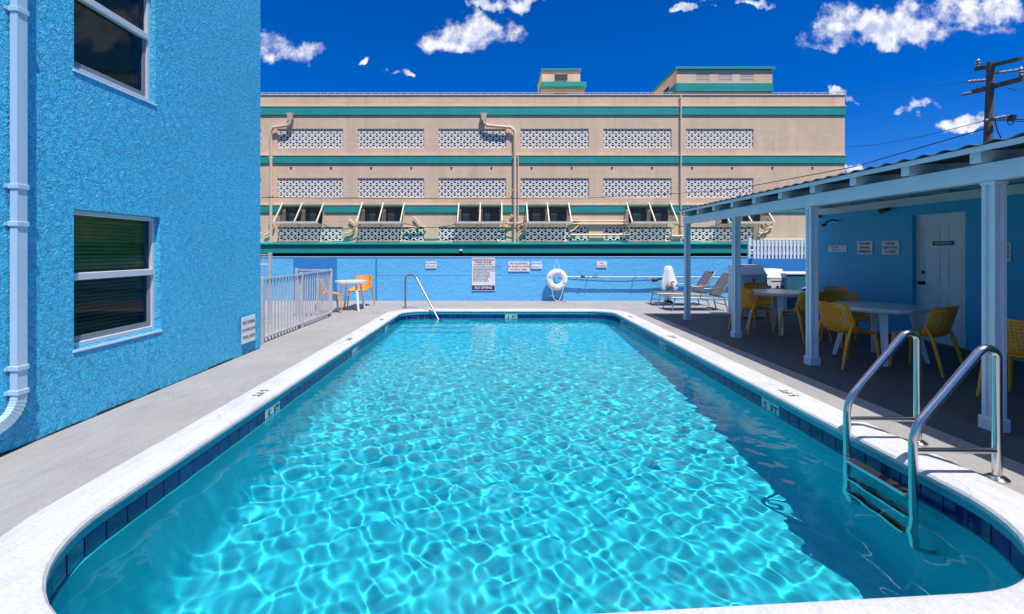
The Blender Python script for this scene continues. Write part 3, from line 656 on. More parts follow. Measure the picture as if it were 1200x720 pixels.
# breeze block screens: curled white blocks, five courses
def screen_mesh(w, h, nr):
    m = MB(); bh = h / nr; nc = max(2, round(w / bh)); bwid = w / nc; d0, d1 = 0.06, 0.12; t = 0.036
    def strip(poly):
        for i in range(len(poly) - 1):
            (x0, y0), (x1, y1) = poly[i], poly[i+1]; dx, dy = x1-x0, y1-y0; l = math.hypot(dx, dy); ox, oy = -dy/l*t, dx/l*t
            m.add([(x0-ox, d0, y0-oy), (x1-ox, d0, y1-oy), (x1+ox, d0, y1+oy), (x0+ox, d0, y0+oy), (x0-ox, d1, y0-oy), (x1-ox, d1, y1-oy), (x1+ox, d1, y1+oy), (x0+ox, d1, y0+oy)],
                  [(0,1,2,3), (0,4,5,1), (2,6,7,3)])
    for j in range(nr):
        m.box(0, w, d0 + 0.005, d1, j*bh - 0.004, j*bh + 0.034)
        for i in range(nc):
            x0, y0 = i*bwid, j*bh; s = 1 if (i + j) % 2 else -1
            def q(u, v): return (x0 + (u if s > 0 else 1 - u) * bwid, y0 + v * bh)
            strip([q(0.0, 0.20), q(0.18, 0.22), q(0.40, 0.44), q(0.60, 0.66), q(0.82, 0.86), q(1.0, 0.88)])
            strip([q(0.5, 0.02), q(0.62, 0.30)])
    m.box(0, w, d0 + 0.005, d1, h - 0.03, h)
    return m.mesh('breeze_block_screen', M_breeze)
SCR = {}
for (x0, x1, z0, z1) in holes:
    k = (round(x1 - x0, 2), round(z1 - z0, 2))
    if k not in SCR: SCR[k] = screen_mesh(x1 - x0, z1 - z0, 6 if k[1] > 1.0 else 4)
    o = obj('breeze_block_screen', SCR[k], tb); o.matrix_parent_inverse = tb.matrix_basis.inverted(); o.location = (x0, ZF, z0)
# windows behind the awnings
M_wglass = mat('dark_window_glass', (0.012, 0.03, 0.05), 0.05, 0.3, 1.5)
M_curtain = mat('blue_grey_curtain', (0.10, 0.16, 0.20), 0.9, 0.3, 6)
for i, (x0, x1, z0, z1) in enumerate(wins):
    m = MB(); t = 0.05
    m.box(x0, x0+t, ZF+0.08, ZF+0.14, z0, z1); m.box(x1-t, x1, ZF+0.08, ZF+0.14, z0, z1); m.box(x0+t, x1-t, ZF+0.08, ZF+0.14, z1-t, z1); m.box(x0+t, x1-t, ZF+0.08, ZF+0.14, z0, z0+t)
    wn = kid(m, 'window', M_black, tb)
    m = MB(); m.quad((x0+t, ZF+0.11, z0+t), (x1-t, ZF+0.11, z0+t), (x1-t, ZF+0.11, z1-t), (x0+t, ZF+0.11, z1-t)); kid(m, 'pane', M_wglass, tb, parent=wn, fix=False)
    m = MB(); a = x0+t+0.05+random.random()*0.3
    m.box(a, a+0.30+random.random()*0.2, ZF+0.095, ZF+0.105, z0+t, z1-t); kid(m, 'curtain', M_curtain, tb, parent=wn)
# awning shutters held out on stays
for (a, b, c) in WGRP:
    zt, zb, out = fh(238), 3.16, 1.2; tops = [fx(a), fx(b), fx(c)]
    m = MB(); m.bar((tops[0]-0.07, ZF-out, zb), (tops[2]+0.07, ZF-out, zb), 0.10, 0.13); aw = kid(m, 'awning_shutter', M_cream, tb)
    for xx in tops:
        m = MB(); m.bar((xx, ZF-0.05, zt), (xx, ZF-out, zb+0.05), 0.065, 0.07); kid(m, 'stile', M_cream, tb, parent=aw)
        m = MB(); m.tube([(xx+0.06, ZF-out, zb), (xx+0.06, ZF-0.02, fh(270))], 0.022, 6); kid(m, 'stay', M_tanp, tb, parent=aw)
    for k in range(2):
        x0, x1 = tops[k] + 0.06, tops[k+1] - 0.06
        m = MB(); m.quad((x0, ZF-0.16, zt-0.12), (x1, ZF-0.16, zt-0.12), (x1, ZF-out+0.02, zb+0.05), (x0, ZF-out+0.02, zb+0.05)); kid(m, 'screen_panel', M_tint, tb, parent=aw, fix=False)
# window air-conditioner boxes and brackets below the awnings
# green ledge roof along the foot of the building
gl = 26.85
mb = MB(); mb.add([(XL, gl, 1.93), (XR, gl, 1.93), (XR, ZF-0.002, 2.06), (XL, ZF-0.002, 2.06), (XL, gl, 1.86), (XR, gl, 1.86), (XR, ZF-0.002, 1.86), (XL, ZF-0.002, 1.86)],
                  [(0,1,2,3), (0,4,5,1), (4,7,6,5), (1,5,6,2), (3,7,4,0)])
kid(mb, 'ledge_roof', M_green, tb)
mb = MB(); mb.box(XL, XR - 0.01, gl + 0.10, gl + 0.2, 1.36, 1.86); kid(mb, 'fascia', M_green, tb)
mb = MB(); mb.box(XL, XR - 0.02, gl + 0.22, gl + 0.28, 0.0, 1.30); kid(mb, 'ledge_shade_panel', M_dark, tb)  # black panel stands for the shade beneath the ledge roof
for xg in (540, 880):
    m = MB(); m.lathe(((xg - CX) * gl / F, gl - 0.08, 1.50), [(0.02, -0.08), (0.08, -0.05), (0.10, 0.0), (0.08, 0.05), (0.02, 0.08)], 12); gg = kid(m, 'globe_lamp', M_white, tb, 60)
    m = MB(); m.bbox((xg - CX) * gl / F - 0.07, (xg - CX) * gl / F + 0.07, gl - 0.14, gl + 0.098, 1.36, 1.44); kid(m, 'lamp_bracket', M_black, tb, parent=gg)
# drainpipes
def drain(xh, yh, xe, ye, big=True):
    hx, hz, ex, ez = fx(xh), fh(yh), fx(xe), fh(ye)
    m = MB(); m.tube([(hx, ZF-0.20, hz), (hx, ZF-0.20, hz-0.35), (hx + (ex-hx)*0.12, ZF-0.20, hz-0.55), (ex - (ex-hx)*0.12, ZF-0.20, ez+0.12), (ex, ZF-0.19, ez-0.12), (ex, ZF-0.16, ez-0.6), (ex, ZF-0.16, 2.02)], 0.09, 10)
    p = kid(m, 'drainpipe', M_tanp, tb, 50)
    m = MB(); m.add([(hx-0.19, ZF-0.32, hz+0.20), (hx+0.19, ZF-0.32, hz+0.20), (hx+0.19, ZF-0.09, hz+0.20), (hx-0.19, ZF-0.09, hz+0.20), (hx-0.13, ZF-0.28, hz-0.2), (hx+0.13, ZF-0.28, hz-0.2), (hx+0.13, ZF-0.09, hz-0.2), (hx-0.13, ZF-0.09, hz-0.2)],
                    [(0,1,2,3), (4,7,6,5), (0,4,5,1), (1,5,6,2), (2,6,7,3), (3,7,4,0)]); kid(m, 'hopper_head', M_tanp, tb, parent=p)
    for z in (9.0, 7.2, 5.2):
        if z < ez: m = MB(); m.tube([(ex-0.15, ZF-0.16, z), (ex+0.15, ZF-0.16, z)], 0.03, 6); kid(m, 'clamp', M_tanp, tb, parent=p)
drain(342, 138, 319, 153); drain(567, 138, 603, 153)
m = MB(); xp = fx(797); m.tube([(xp, ZF-0.12, TOP+0.02), (xp, ZF-0.12, 2.03)], 0.05, 8); kid(m, 'conduit', M_tanp, tb, 50)
m = MB(); xp = fx(607); m.tube([(xp, ZF-0.12, fh(182)), (xp, ZF-0.12, 2.03)], 0.035, 8); kid(m, 'conduit', M_tanp, tb, 50)
# horizontal conduits and looping cables between the awnings
for (xa, xb, y) in ((474, 500, 266), (588, 610, 262), (666, 735, 259), (668, 735, 262.5), (668, 738, 275.5), (786, 804, 277), (889, 940, 281)):
    m = MB(); m.tube([(fx(xa), ZF-0.14, fh(y)), (fx(xb), ZF-0.14, fh(y))], 0.045 if y < 270 else 0.07, 6); kid(m, 'conduit', M_tanp, tb, 50)
M_cable = mat('grey_cable', (0.10, 0.085, 0.07), 0.7, 0.2)
for k, xc in enumerate((312, 408, 484, 593, 606, 612, 672, 730, 893, 900)):
    for r_ in range(1):
        pts = []; r0 = random.Random(k * 5 + r_)
        x0 = fx(xc) + r0.uniform(-0.3, 0.3); z0 = fh(r0.uniform(252, 262))
        for t in np.linspace(0, 1, 12):
            pts.append((x0 + 0.34 * math.sin(t * 4 + r_ * 2), ZF - 0.12 - 0.10 * r_, z0 - 0.85 * t + 0.10 * math.sin(t * 6 + k)))
        m = MB(); m.tube(pts, 0.05, 6); kid(m, 'cable_loop', M_tanp, tb, 60)
for (xa, xb, yb, sag) in ((380, 425, 263, 6), (474, 538, 262, 5), (588, 617, 258, 7), (785, 843, 262, 6)):
    m = MB(); m.tube([(fx(xa + (xb-xa)*t), ZF-0.3, fh(yb + sag * 4 * t * (1-t))) for t in np.linspace(0, 1, 9)], 0.025, 5); kid(m, 'hanging_cable', M_cable, tb, 60)
for k in range(15):                                           # weep holes under the middle band
    xw = 341 + k * 47
    if xw < 985: m = MB(); m.box(fx(xw)-0.05, fx(xw)+0.05, ZF-0.03, ZF-0.001, fh(197)-0.05, fh(197)+0.05); kid(m, 'vent_hole', M_black, tb)
# roof house on the right, flush with the front
ax, bx_, tz = fx(793), fx(905), fh(82)
mb = MB(); vh = [(fx(a), fx(b), fh(96.5), fh(86.5)) for (a, b) in ((816, 831), (842, 858), (867, 883))]
holed(mb, [ax, bx_], [TOP - 0.001, tz], vh, lambda u, v, d: (u, ZF - 0.004 + d, v), 0.15)
mb.quad((ax, ZF - 0.004, TOP - 0.3), (ax, ZF - 0.004, tz), (ax, ZF + 6.5, tz), (ax, ZF + 6.5, TOP - 0.3)); mb.quad((bx_, ZF - 0.004, TOP - 0.3), (bx_, ZF + 6.5, TOP - 0.3), (bx_, ZF + 6.5, tz), (bx_, ZF - 0.004, tz))
kid(mb, 'roof_house_wall', M_tan, tb, fix=False)
mb = MB(); mb.bbox(ax - 0.1, bx_ + 0.12, ZF - 0.12, ZF + 6.6, tz, tz + 0.16, 0.01); kid(mb, 'roof_house_roof', M_green, tb)
mb = MB(); mb.box(ax - 0.02, bx_ + 0.02, ZF - 0.07, ZF - 0.006, fh(107.5), fh(98)); kid(mb, 'roof_house_band', M_green, tb)
mb = MB(); mb.box(ax - 0.07, ax - 0.002, ZF - 0.07, ZF + 6.0, fh(107.5), fh(98)); kid(mb, 'roof_house_band', M_green, tb)
for (a, b, c, d) in vh:
    m = MB(); z = c
    while z < d - 0.02: m.add([(a, ZF + 0.0, z), (b, ZF + 0.0, z), (b, ZF + 0.02, z + 0.075), (a, ZF + 0.02, z + 0.075)], [(0,1,2,3)]); z += 0.09
    m.quad((a, ZF + 0.14, c), (b, ZF + 0.14, c), (b, ZF + 0.14, d), (a, ZF + 0.14, d)); kid(m, 'louvre', mat('louvre_tan', (0.55, 0.47, 0.38), 0.6), tb, fix=False)
m = MB(); m.box(ax - 0.03, ax - 0.003, ZF + 1.2, ZF + 2.1, TOP - 0.3, TOP + 1.0); kid(m, 'roof_door', M_black, tb)
# stepped roof house, set back
ZB = 32.0
def bx2(x): return (x - CX) * ZB / F
def bh2(y): return EYE + (CY - y) * ZB / F
mb = MB(); mb.box(bx2(635), bx2(686), ZB + 0.4, ZB + 3, TOP - 0.3, bh2(101)); mb.box(bx2(635), bx2(680), ZB, ZB + 3.01, bh2(100), bh2(83)); kid(mb, 'stepped_roof_house', M_tan, tb)
mb = MB(); mb.bbox(bx2(634), bx2(681), ZB - 0.1, ZB + 3.1, bh2(83) + 0.001, bh2(81), 0.01); kid(mb, 'stepped_roof', M_green, tb)
mb = MB(); mb.bbox(bx2(634.5), bx2(687), ZB - 0.12, ZB + 3.05, bh2(102), bh2(96.5), 0.01); kid(mb, 'stepped_ledge', M_green, tb)
for (a, b, c, d) in ((650, 665, 94, 86.5), (649, 666, 112, 107)):
    m = MB(); zz = ZB - 0.03 if c < 100 else ZB + 0.37; z = bh2(c)
    m.box(bx2(a), bx2(b), zz, zz + 0.028, bh2(c), bh2(d)); l_ = kid(m, 'louvre', mat('louvre_tan', (0.55, 0.47, 0.38), 0.6), tb)
    while z < bh2(d) - 0.03: m = MB(); m.box(bx2(a), bx2(b), zz - 0.02, zz - 0.002, z, z + 0.03); kid(m, 'louvre_slat', M_dark, tb, parent=l_); z += 0.09
mb = MB(); mb.box(bx2(634.8), bx2(635) - 0.002, ZB + 0.6, ZB + 1.4, TOP - 0.3, bh2(104)); kid(mb, 'roof_door', M_black, tb)

# ------------------------------------------------------------------ patio building on the right
PX = 7.1
pb = tag(empty('patio_building', (PX, 6, 0)), 'deep blue rendered building in the shade of the patio cover, with a white door', 'building')
DZ0, DZ1, DH = 6.86, 7.74, 2.10
mb = MB(); holed(mb, [-4, 10.15], [-0.02, 2.62], [(DZ0, DZ1, -0.02, DH)], lambda u, v, d: (PX + d, u, v), 0.14)
mb.quad((PX, 10.15, -0.02), (14, 10.15, -0.02), (14, 10.15, 2.62), (PX, 10.15, 2.62)); mb.quad((PX, -4, 2.62), (14, -4, 2.62), (14, 10.15, 2.62), (PX, 10.15, 2.62)); mb.quad((PX, -4, -0.02), (14, -4, -0.02), (14, -4, 2.62), (PX, -4, 2.62))
kid(mb, 'wall', M_patio, pb, fix=False)
M_door = mat('pale_door_paint', (0.80, 0.84, 0.83), 0.4, 0.03)
mb = MB(); dx = PX + 0.10
m = MB(); m.box(dx, dx + 0.045, DZ0 + 0.03, DZ1 - 0.03, 0.01, DH - 0.03); door = kid(m, 'door', M_door, pb)
m = MB(); m.box(dx - 0.03, dx + 0.05, DZ0 + 0.001, DZ0 + 0.029, 0.0, DH - 0.001); m.box(dx - 0.03, dx + 0.05, DZ1 - 0.029, DZ1 - 0.001, 0.0, DH - 0.001); m.box(dx - 0.03, dx + 0.05, DZ0 + 0.029, DZ1 - 0.029, DH - 0.029, DH - 0.001); kid(m, 'door_frame', M_door, pb)
for (a, b) in ((0.10, 0.38), (0.50, 0.78)):
    for (c, d) in ((0.22, 0.78), (0.92, 1.56), (1.70, 1.92)):
        m = MB(); y0, y1 = DZ0 + 0.0 + a, DZ0 + b; t = 0.025
        m.box(dx - 0.008, dx - 0.0005, y0, y1, c, c + t); m.box(dx - 0.008, dx - 0.0005, y0, y1, d - t, d); m.box(dx - 0.008, dx - 0.0005, y0, y0 + t, c + t, d - t); m.box(dx - 0.008, dx - 0.0005, y1 - t, y1, c + t, d - t)
        m.box(dx - 0.004, dx - 0.0006, y0 + 0.05, y1 - 0.05, c + 0.05, d - 0.05); kid(m, 'door_panel', M_door, pb, parent=door)
M_bronze = mat('dark_bronze', (0.05, 0.04, 0.03), 0.3, 0.1, metal=0.8)
m = MB(); m.lathe((dx, DZ1 - 0.10, 0.96), [(0.035, 0), (0.035, 0.01), (0.012, 0.015), (0.012, 0.05), (0.03, 0.055), (0.032, 0.075), (0.02, 0.09)], 14, 'x')
for i, v in enumerate(m.v): m.v[i] = (2 * dx - v[0], v[1], v[2])
kid(m, 'knob', M_bronze, pb, 50, parent=door)
m = MB(); m.lathe((dx, DZ1 - 0.10, 1.14), [(0.03, 0), (0.03, 0.012), (0.012, 0.016)], 14, 'x')
for i, v in enumerate(m.v): m.v[i] = (2 * dx - v[0], v[1], v[2])
kid(m, 'deadbolt', M_bronze, pb, 50, parent=door)
m = MB(); yc = (DZ0 + DZ1) / 2 + 0.0; m.box(dx - 0.012, dx - 0.009, yc - 0.17, yc + 0.17, 1.585, 1.655); npl = kid(m, 'nameplate', M_black, pb, parent=door)
l = obj('lettering', text_mesh('RESTROOM', 0.052, M_sign, bold=0.001), npl); l.rotation_euler = (R(90), 0, R(-90)); l.location = (dx - 0.0135, yc, 1.62)
m = MB(); m.box(PX - 0.05, PX - 0.001, -4, 10.15, 2.27, 2.40); kid(m, 'ledger_board', M_post, pb)

# ------------------------------------------------------------------ patio cover
pc = tag(empty('patio_cover', (4.15, 6, 0)), 'pale aqua timber patio cover with square posts, rafter tails and corrugated roof', 'patio cover')
PXC = 4.17
for k, z in enumerate((-2.0, 0.95, 3.80, 5.98, 7.86, 9.86)):
    m = MB(); m.box(PXC-0.032, PXC+0.032, z-0.032, z+0.032, 0.0, 2.08); po = kid(m, 'post', M_post, pc)
    for sx, sy in ((-1,-1), (1,-1), (1,1), (-1,1)):
        m = MB(); m.bbox(PXC+sx*0.036-0.016, PXC+sx*0.036+0.016, z+sy*0.036-0.016, z+sy*0.036+0.016, 0.11, 2.079, 0.003); kid(m, 'post_rib', M_post, pc, parent=po)
    m = MB(); m.bbox(PXC-0.068, PXC+0.068, z-0.068, z+0.068, 0.001, 0.11, 0.006); kid(m, 'post_base', M_post, pc, parent=po)
    m = MB(); m.bbox(PXC-0.06, PXC+0.06, z-0.06, z+0.06, 2.05, 2.0795, 0.004); kid(m, 'post_cap', M_post, pc, parent=po)
m = MB(); m.bbox(PXC-0.055, PXC+0.055, -3.5, 9.95, 2.081, 2.235, 0.004); kid(m, 'beam', M_post, pc)
z = 9.72; EAVE = 4.04
while z > -3.4:
    m = MB(); m.add([(EAVE, z-0.045, 2.237), (PX-0.05, z-0.045, 2.41), (PX-0.05, z+0.045, 2.41), (EAVE, z+0.045, 2.237), (EAVE, z-0.045, 2.330), (PX-0.05, z-0.045, 2.50), (PX-0.05, z+0.045, 2.50), (EAVE, z+0.045, 2.330)],
                    [(0,3,2,1), (4,5,6,7), (0,1,5,4), (1,2,6,5), (2,3,7,6), (3,0,4,7)]); kid(m, 'rafter', M_post, pc); z -= 0.655
def roofz(x): return 2.333 + (x - EAVE) * (2.50 - 2.33) / (PX - 0.05 - EAVE)
m = MB(); xa, xb = EAVE - 0.02, PX - 0.001
m.add([(xa, -3.5, roofz(xa)), (xb, -3.5, roofz(xb)), (xb, 9.9, roofz(xb)), (xa, 9.9, roofz(xa)), (xa, -3.5, roofz(xa)+0.035), (xb, -3.5, roofz(xb)+0.035), (xb, 9.9, roofz(xb)+0.035), (xa, 9.9, roofz(xa)+0.035)],
      [(0,3,2,1), (4,5,6,7), (0,1,5,4), (1,2,6,5), (2,3,7,6), (3,0,4,7)]); kid(m, 'roof_boards', mat('dark_roof_boards', (0.05, 0.075, 0.08), 0.8, 0.2, 5), pc)
m = MB(); V = []; nn = 0
for t in np.arange(-3.5, 9.93, 0.02):
    hgt = 0.052 + 0.012 * math.sin(2 * math.pi * t / 0.20)
    V += [(xa - 0.03, t, roofz(xa) + hgt), (xb, t, roofz(xb) + hgt)]; nn += 1
m.add(V, [(2*i, 2*i+1, 2*i+3, 2*i+2) for i in range(nn - 1)])
o = kid(m, 'corrugated_sheet', mat('grey_green_sheet', (0.12, 0.16, 0.17), 0.5, 0.2, 3), pc, 80); sm = o.modifiers.new('thickness', 'SOLIDIFY'); sm.thickness = 0.004
m = MB(); m.bbox(xa - 0.016, xa - 0.001, -3.5, 9.905, roofz(xa) - 0.012, roofz(xa) + 0.036, 0.002); kid(m, 'eave_trim', M_post, pc)

# ------------------------------------------------------------------ signs
def sign(name, label, loc, rz, w, h, lines, board=None, extras=(), group=None):
    root = tag(empty(name, loc, rz), label, 'sign', group)
    obj('board', MB().bbox(-w/2, w/2, -0.008, 0.0, -h/2, h/2, 0.002).mesh('board', board or M_sign), root)
    for (x0, x1, z0, z1, m_) in extras:
        obj('colour_panel', MB().box(x0, x1, -0.0105, -0.0082, z0, z1).mesh('colour_panel', m_), root)
    for (t, size, z, m_, *rest) in lines:
        l = obj('lettering', text_mesh(t, size, m_, rest[0] if rest else 'CENTER', bold=size * 0.02), root); l.rotation_euler = (R(90), 0, 0); l.location = (rest[1] if len(rest) > 1 else 0, -0.012, z)
    return root
FWY = WZ - 0.02
def far(x, y): p = P(x, y, FWY); return (p.x, FWY, p.z)
body = ['NO GLASS OR ANIMALS IN THE FENCED POOL AREA', 'DO NOT SWALLOW THE POOL WATER', 'SHOWER BEFORE ENTERING THE POOL', 'NO FOOD OR BEVERAGES IN THE POOL', 'OR ON THE POOL WET DECK', 'POOL HOURS DAWN TO DUSK', 'NO RUNNING OR HORSEPLAY', 'CHILDREN MUST BE SUPERVISED', 'BY AN ADULT AT ALL TIMES', 'SWIM AT YOUR OWN RISK', 'BATHING LOAD 14 PERSONS']
sign('pool_rules_sign', 'tall white pool rules board with pink header and navy NO DIVING footer on blue wall', far(566.5, 321.5), 0, 0.70, 0.98,
     [('POOL RULES', 0.085, 0.355, M_ink), ('NO LIFEGUARD ON DUTY', 0.048, 0.285, M_ink)] + [(t, 0.036, 0.225 - 0.043*k, M_ink, 'LEFT', -0.31) for k, t in enumerate(body)] + [('NO DIVING', 0.10, -0.405, M_sign)],
     extras=[(-0.33, 0.33, 0.40, 0.47, M_pink), (-0.34, 0.34, -0.475, -0.335, M_navy)])
sign('red_letter_sign', 'wide white sign with three lines of red capitals beside the life ring', far(608, 312.5), 0, 0.63, 0.30,
     [('NO ALCOHOL', 0.082, 0.09, M_red), ('NO GLASS ALLOWED', 0.07, 0.0, M_red), ('IN POOL AREA', 0.075, -0.09, M_red)])
sign('small_notice', 'small white notice with grey print between the red lettered sign and life ring', far(629, 311), 0, 0.31, 0.21,
     [('POOL PHONE', 0.042, 0.05, mat('sign_brown_ink', (0.25, 0.12, 0.08), 0.6)), ('EMERGENCY 911', 0.034, -0.055, M_ink)])
sign('small_red_sign', 'small white sign with two red lines left of the tall rules board', far(505, 310.5), 0, 0.33, 0.21, [('NO DIVING', 0.058, 0.045, M_red), ('SHALLOW', 0.06, -0.045, M_red)])
sign('no_running_sign', 'small white sign with red print above the pool pole on blue wall', far(705, 310), 0, 0.31, 0.19, [('NO', 0.06, 0.035, M_red), ('RUNNING', 0.055, -0.045, M_red)])
sl = sign('pool_notice_sign', 'white sign with three lines of black capitals on rough blue stucco corner', (LX + 0.03, 6.62, 0.36), R(90), 0.36, 0.38,
     [('NO DIVING', 0.062, 0.105, M_ink), ('IN SHALLOW', 0.056, 0.0, M_ink), ('POOL AREA', 0.06, -0.105, M_ink)])
def rw(x, y): Z = PX * F / (x - CX); return (PX - 0.004, Z, EYE + (CY - y) * Z / F)
sign('shower_sign', 'narrow white sign with small red and black print below the shower head', rw(982, 291.5), R(-90), 0.50, 0.14, [('SHOWER', 0.05, 0.025, M_red, 'CENTER', -0.06), ('BEFORE USE', 0.035, -0.03, M_ink, 'CENTER', -0.06)])
sign('shower_rule_sign', 'square white sign with black capitals on patio wall, beside the shower sign', rw(1014, 290.5), R(-90), 0.36, 0.25, [('SHOWER', 0.062, 0.075, M_ink), ('BEFORE', 0.062, 0.0, M_ink), ('ENTERING', 0.062, -0.075, M_ink)])
sign('door_rule_sign', 'square white sign with black capitals on patio wall, beside the white door', rw(1044, 290.5), R(-90), 0.36, 0.25, [('PLEASE', 0.062, 0.075, M_ink), ('KEEP DOOR', 0.055, 0.0, M_ink), ('CLOSED', 0.062, -0.075, M_ink)])
sign('side_notice', 'small white notice on patio wall past the white door, half behind a post', rw(1179, 296), R(-90), 0.14, 0.26, [('NO', 0.06, 0.07, M_ink), ('WET', 0.05, 0.0, M_ink), ('FEET', 0.05, -0.07, M_ink)])

# ------------------------------------------------------------------ furniture
def chair_shell():
    """moulded shell: seat dished, back wrapped and pierced; +y is the front"""
    prof = [(0.235, 0.425), (0.225, 0.448), (0.16, 0.452), (0.06, 0.44), (-0.04, 0.43), (-0.13, 0.432), (-0.19, 0.455), (-0.222, 0.50), (-0.245, 0.57), (-0.268, 0.65), (-0.29, 0.73), (-0.312, 0.81), (-0.316, 0.822)]
    wid = [0.20, 0.215, 0.235, 0.24, 0.243, 0.248, 0.252, 0.256, 0.258, 0.257, 0.252, 0.244, 0.238]
    def S_(t, u):
        i = min(int(t), len(prof) - 2); f = t - i
        y = prof[i][0]*(1-f)+prof[i+1][0]*f; z = prof[i][1]*(1-f)+prof[i+1][1]*f; w = wid[i]*(1-f)+wid[i+1]*f
        k = max(0.0, min(1.0, (t - 4.2) / 2.6)); e = abs(u) ** 2.4
        lift = 0.0 if t > 6 else 0.10 * e * max(0.0, min(1.0, (t - 1.6) / 3.4)) * (1 - max(0, (t - 5) / 1.0) * 0.4)
        wrap = 0.115 * e * k
        return (u * w * (1 - 0.03 * e), y + wrap, z + lift + (0.012 * (1 - u*u) if t < 4 else 0) * -1 - (0.012 * e if t > 11 else 0))
    us = np.linspace(-1, 1, 17)
    seat = MB(); ts = [0, 0.5, 1, 1.5, 2, 2.5, 3, 3.5, 4, 4.5, 5, 5.5, 6, 6.5]
    seat.add([S_(t, u) for t in ts for u in us], [(j*17+i, j*17+i+1, (j+1)*17+i+1, (j+1)*17+i) for j in range(len(ts)-1) for i in range(16)])
    back = MB(); nc, nr = 16, 13; t0, t1 = 6.5, 12.0
    for j in range(nr):
        for i in range(nc):
            ta, tb_ = t0+(t1-t0)*j/nr, t0+(t1-t0)*(j+1)/nr; ua, ub = -1+2*i/nc, -1+2*(i+1)/nc
            pt = lambda u, v: S_(ta+(tb_-ta)*v, ua+(ub-ua)*u)
            o4 = [pt(0,0), pt(1,0), pt(1,1), pt(0,1)]
            if 1 <= j < nr - 1 and 1 <= i < nc - 1:
                s = 0.26 + 0.06 * math.sin(i*1.7) * math.cos(j*1.3)
                if (i + j) % 2: h4 = [pt(0.5, s*0.6), pt(1-s*0.6, 0.5), pt(0.5, 1-s*0.6), pt(s*0.6, 0.5)]
                else: h4 = [pt(s, s), pt(1-s, s), pt(1-s, 1-s), pt(s, 1-s)]
                if (i + j) % 2: h4 = [pt(s*0.8, 0.32), pt(0.68, s*0.8), pt(1-s*0.8, 0.68), pt(0.32, 1-s*0.8)]
                back.add(o4 + h4, [(0,1,5,4), (1,2,6,5), (2,3,7,6), (3,0,4,7)])
            else: back.add(o4, [(0,1,2,3)])
    return seat, back, S_
def make_chair():
    r = empty('patio_chair'); seat, back, S_ = chair_shell()
    for nm, m in (('seat', seat), ('backrest', back)):
        me = m.mesh(nm, M_yellow, fix=False); bm = bmesh.new(); bm.from_mesh(me); bmesh.ops.remove_doubles(bm, verts=bm.verts, dist=0.0008); bmesh.ops.recalc_face_normals(bm, faces=bm.faces); bm.to_mesh(me); bm.free()
        smooth_by_angle(me, 50); o = obj(nm, me, r); s = o.modifiers.new('thickness', 'SOLIDIFY'); s.thickness = 0.011; s.offset = 0
    m = MB(); rim = [S_(t, -1) for t in np.linspace(1.0, 11.7, 20)] + [S_(12, u) for u in np.linspace(-0.97, 0.97, 12)] + [S_(t, 1) for t in np.linspace(11.7, 1.0, 20)] + [S_(0.4, u) for u in np.linspace(0.9, -0.9, 8)]
    m.tube(rim + rim[:1], 0.0105, 6); m.build('rim', M_yellow, r, 60)
    for sx in (-1, 1):
        m = MB(); m.tube([(sx*0.205, 0.195, 0.44), (sx*0.222, 0.215, 0.30), (sx*0.238, 0.235, 0.003)], [0.024, 0.021, 0.014], 8); m.build('leg', M_yellow, r, 50)
        m = MB(); m.tube([(sx*0.243, -0.12, 0.62), (sx*0.245, -0.165, 0.50), (sx*0.245, -0.205, 0.40), (sx*0.252, -0.25, 0.22), (sx*0.262, -0.30, 0.003)], [0.012, 0.020, 0.024, 0.020, 0.014], 8); m.build('leg', M_yellow, r, 50)
    return r
chair0 = make_chair(); used = [False]
GC = 'yellow plastic patio chairs'
def chair(x, y, face, label):
    """face = direction the sitter looks, degrees from +X"""
    c = chair0 if not used[0] else copy_tree(chair0); used[0] = True
    c.location = (x, y, 0); c.rotation_euler = (0, 0, R(face - 90)); tag(c, label, 'chair', GC)
chair(4.64, 6.00, 5, 'yellow pierced chair at the octagonal table by the white door, its back to the pool')
chair(5.40, 5.74, 114, 'yellow pierced chair in front of the white door, pushed under the octagonal table')
chair(5.62, 7.22, 262, 'yellow chair between the two shaded tables, facing the table by the door')
chair(6.22, 8.55, 185, 'yellow chair against the patio wall side of the table by the white machines')
chair(5.22, 7.72, 100, 'yellow chair behind a post, its back turned to the table by the door')
chair(4.74, 8.36, 8, 'yellow pierced chair with its back to the sun loungers, at the shaded far table')
chair(5.44, 9.30, 268, 'yellow chair between the far shaded table and the white machines')
chair(5.32, 4.52, 20, 'yellow chair alone past the patio post, nearest the pool ladder')
chair(-4.0, 11.0, 30, 'sunlit yellow chair standing just behind the white picket gate')
chair(-3.62, 12.22, 255, 'sunlit yellow chair between the small white table and the blue wall')

def make_table():
    r = empty('patio_table'); n = 8; rr = 0.53
    poly = []
    for k in range(n):
        for t in (-0.12, 0.12):
            a = 2*math.pi*k/n + t + math.pi/8; poly.append((rr*math.cos(a), rr*math.sin(a)))
    m = MB(); m.prism(poly, 0.70, 0.742)
    me = m.mesh('tabletop', M_tabtop); obj('tabletop', me, r)
    m = MB(); m.lathe((0,0,0), [(0.40, 0.67), (0.42, 0.698)], 16); m.build('apron', M_white, r)
    for k in range(4):
        a = math.pi/4 + k*math.pi/2; c, s = math.cos(a), math.sin(a)
        m = MB(); V = []
        for (d, w, t, z) in ((0.33, 0.045, 0.03, 0.69), (0.50, 0.028, 0.022, 0.003)):
            for (p, q_) in ((-1,-1), (1,-1), (1,1), (-1,1)): V.append((c*(d+q_*t) - s*p*w, s*(d+q_*t) + c*p*w, z))
        m.add(V, [(0,1,2,3), (7,6,5,4), (0,4,5,1), (1,5,6,2), (2,6,7,3), (3,7,4,0)]); m.build('leg', M_white, r)
    return r
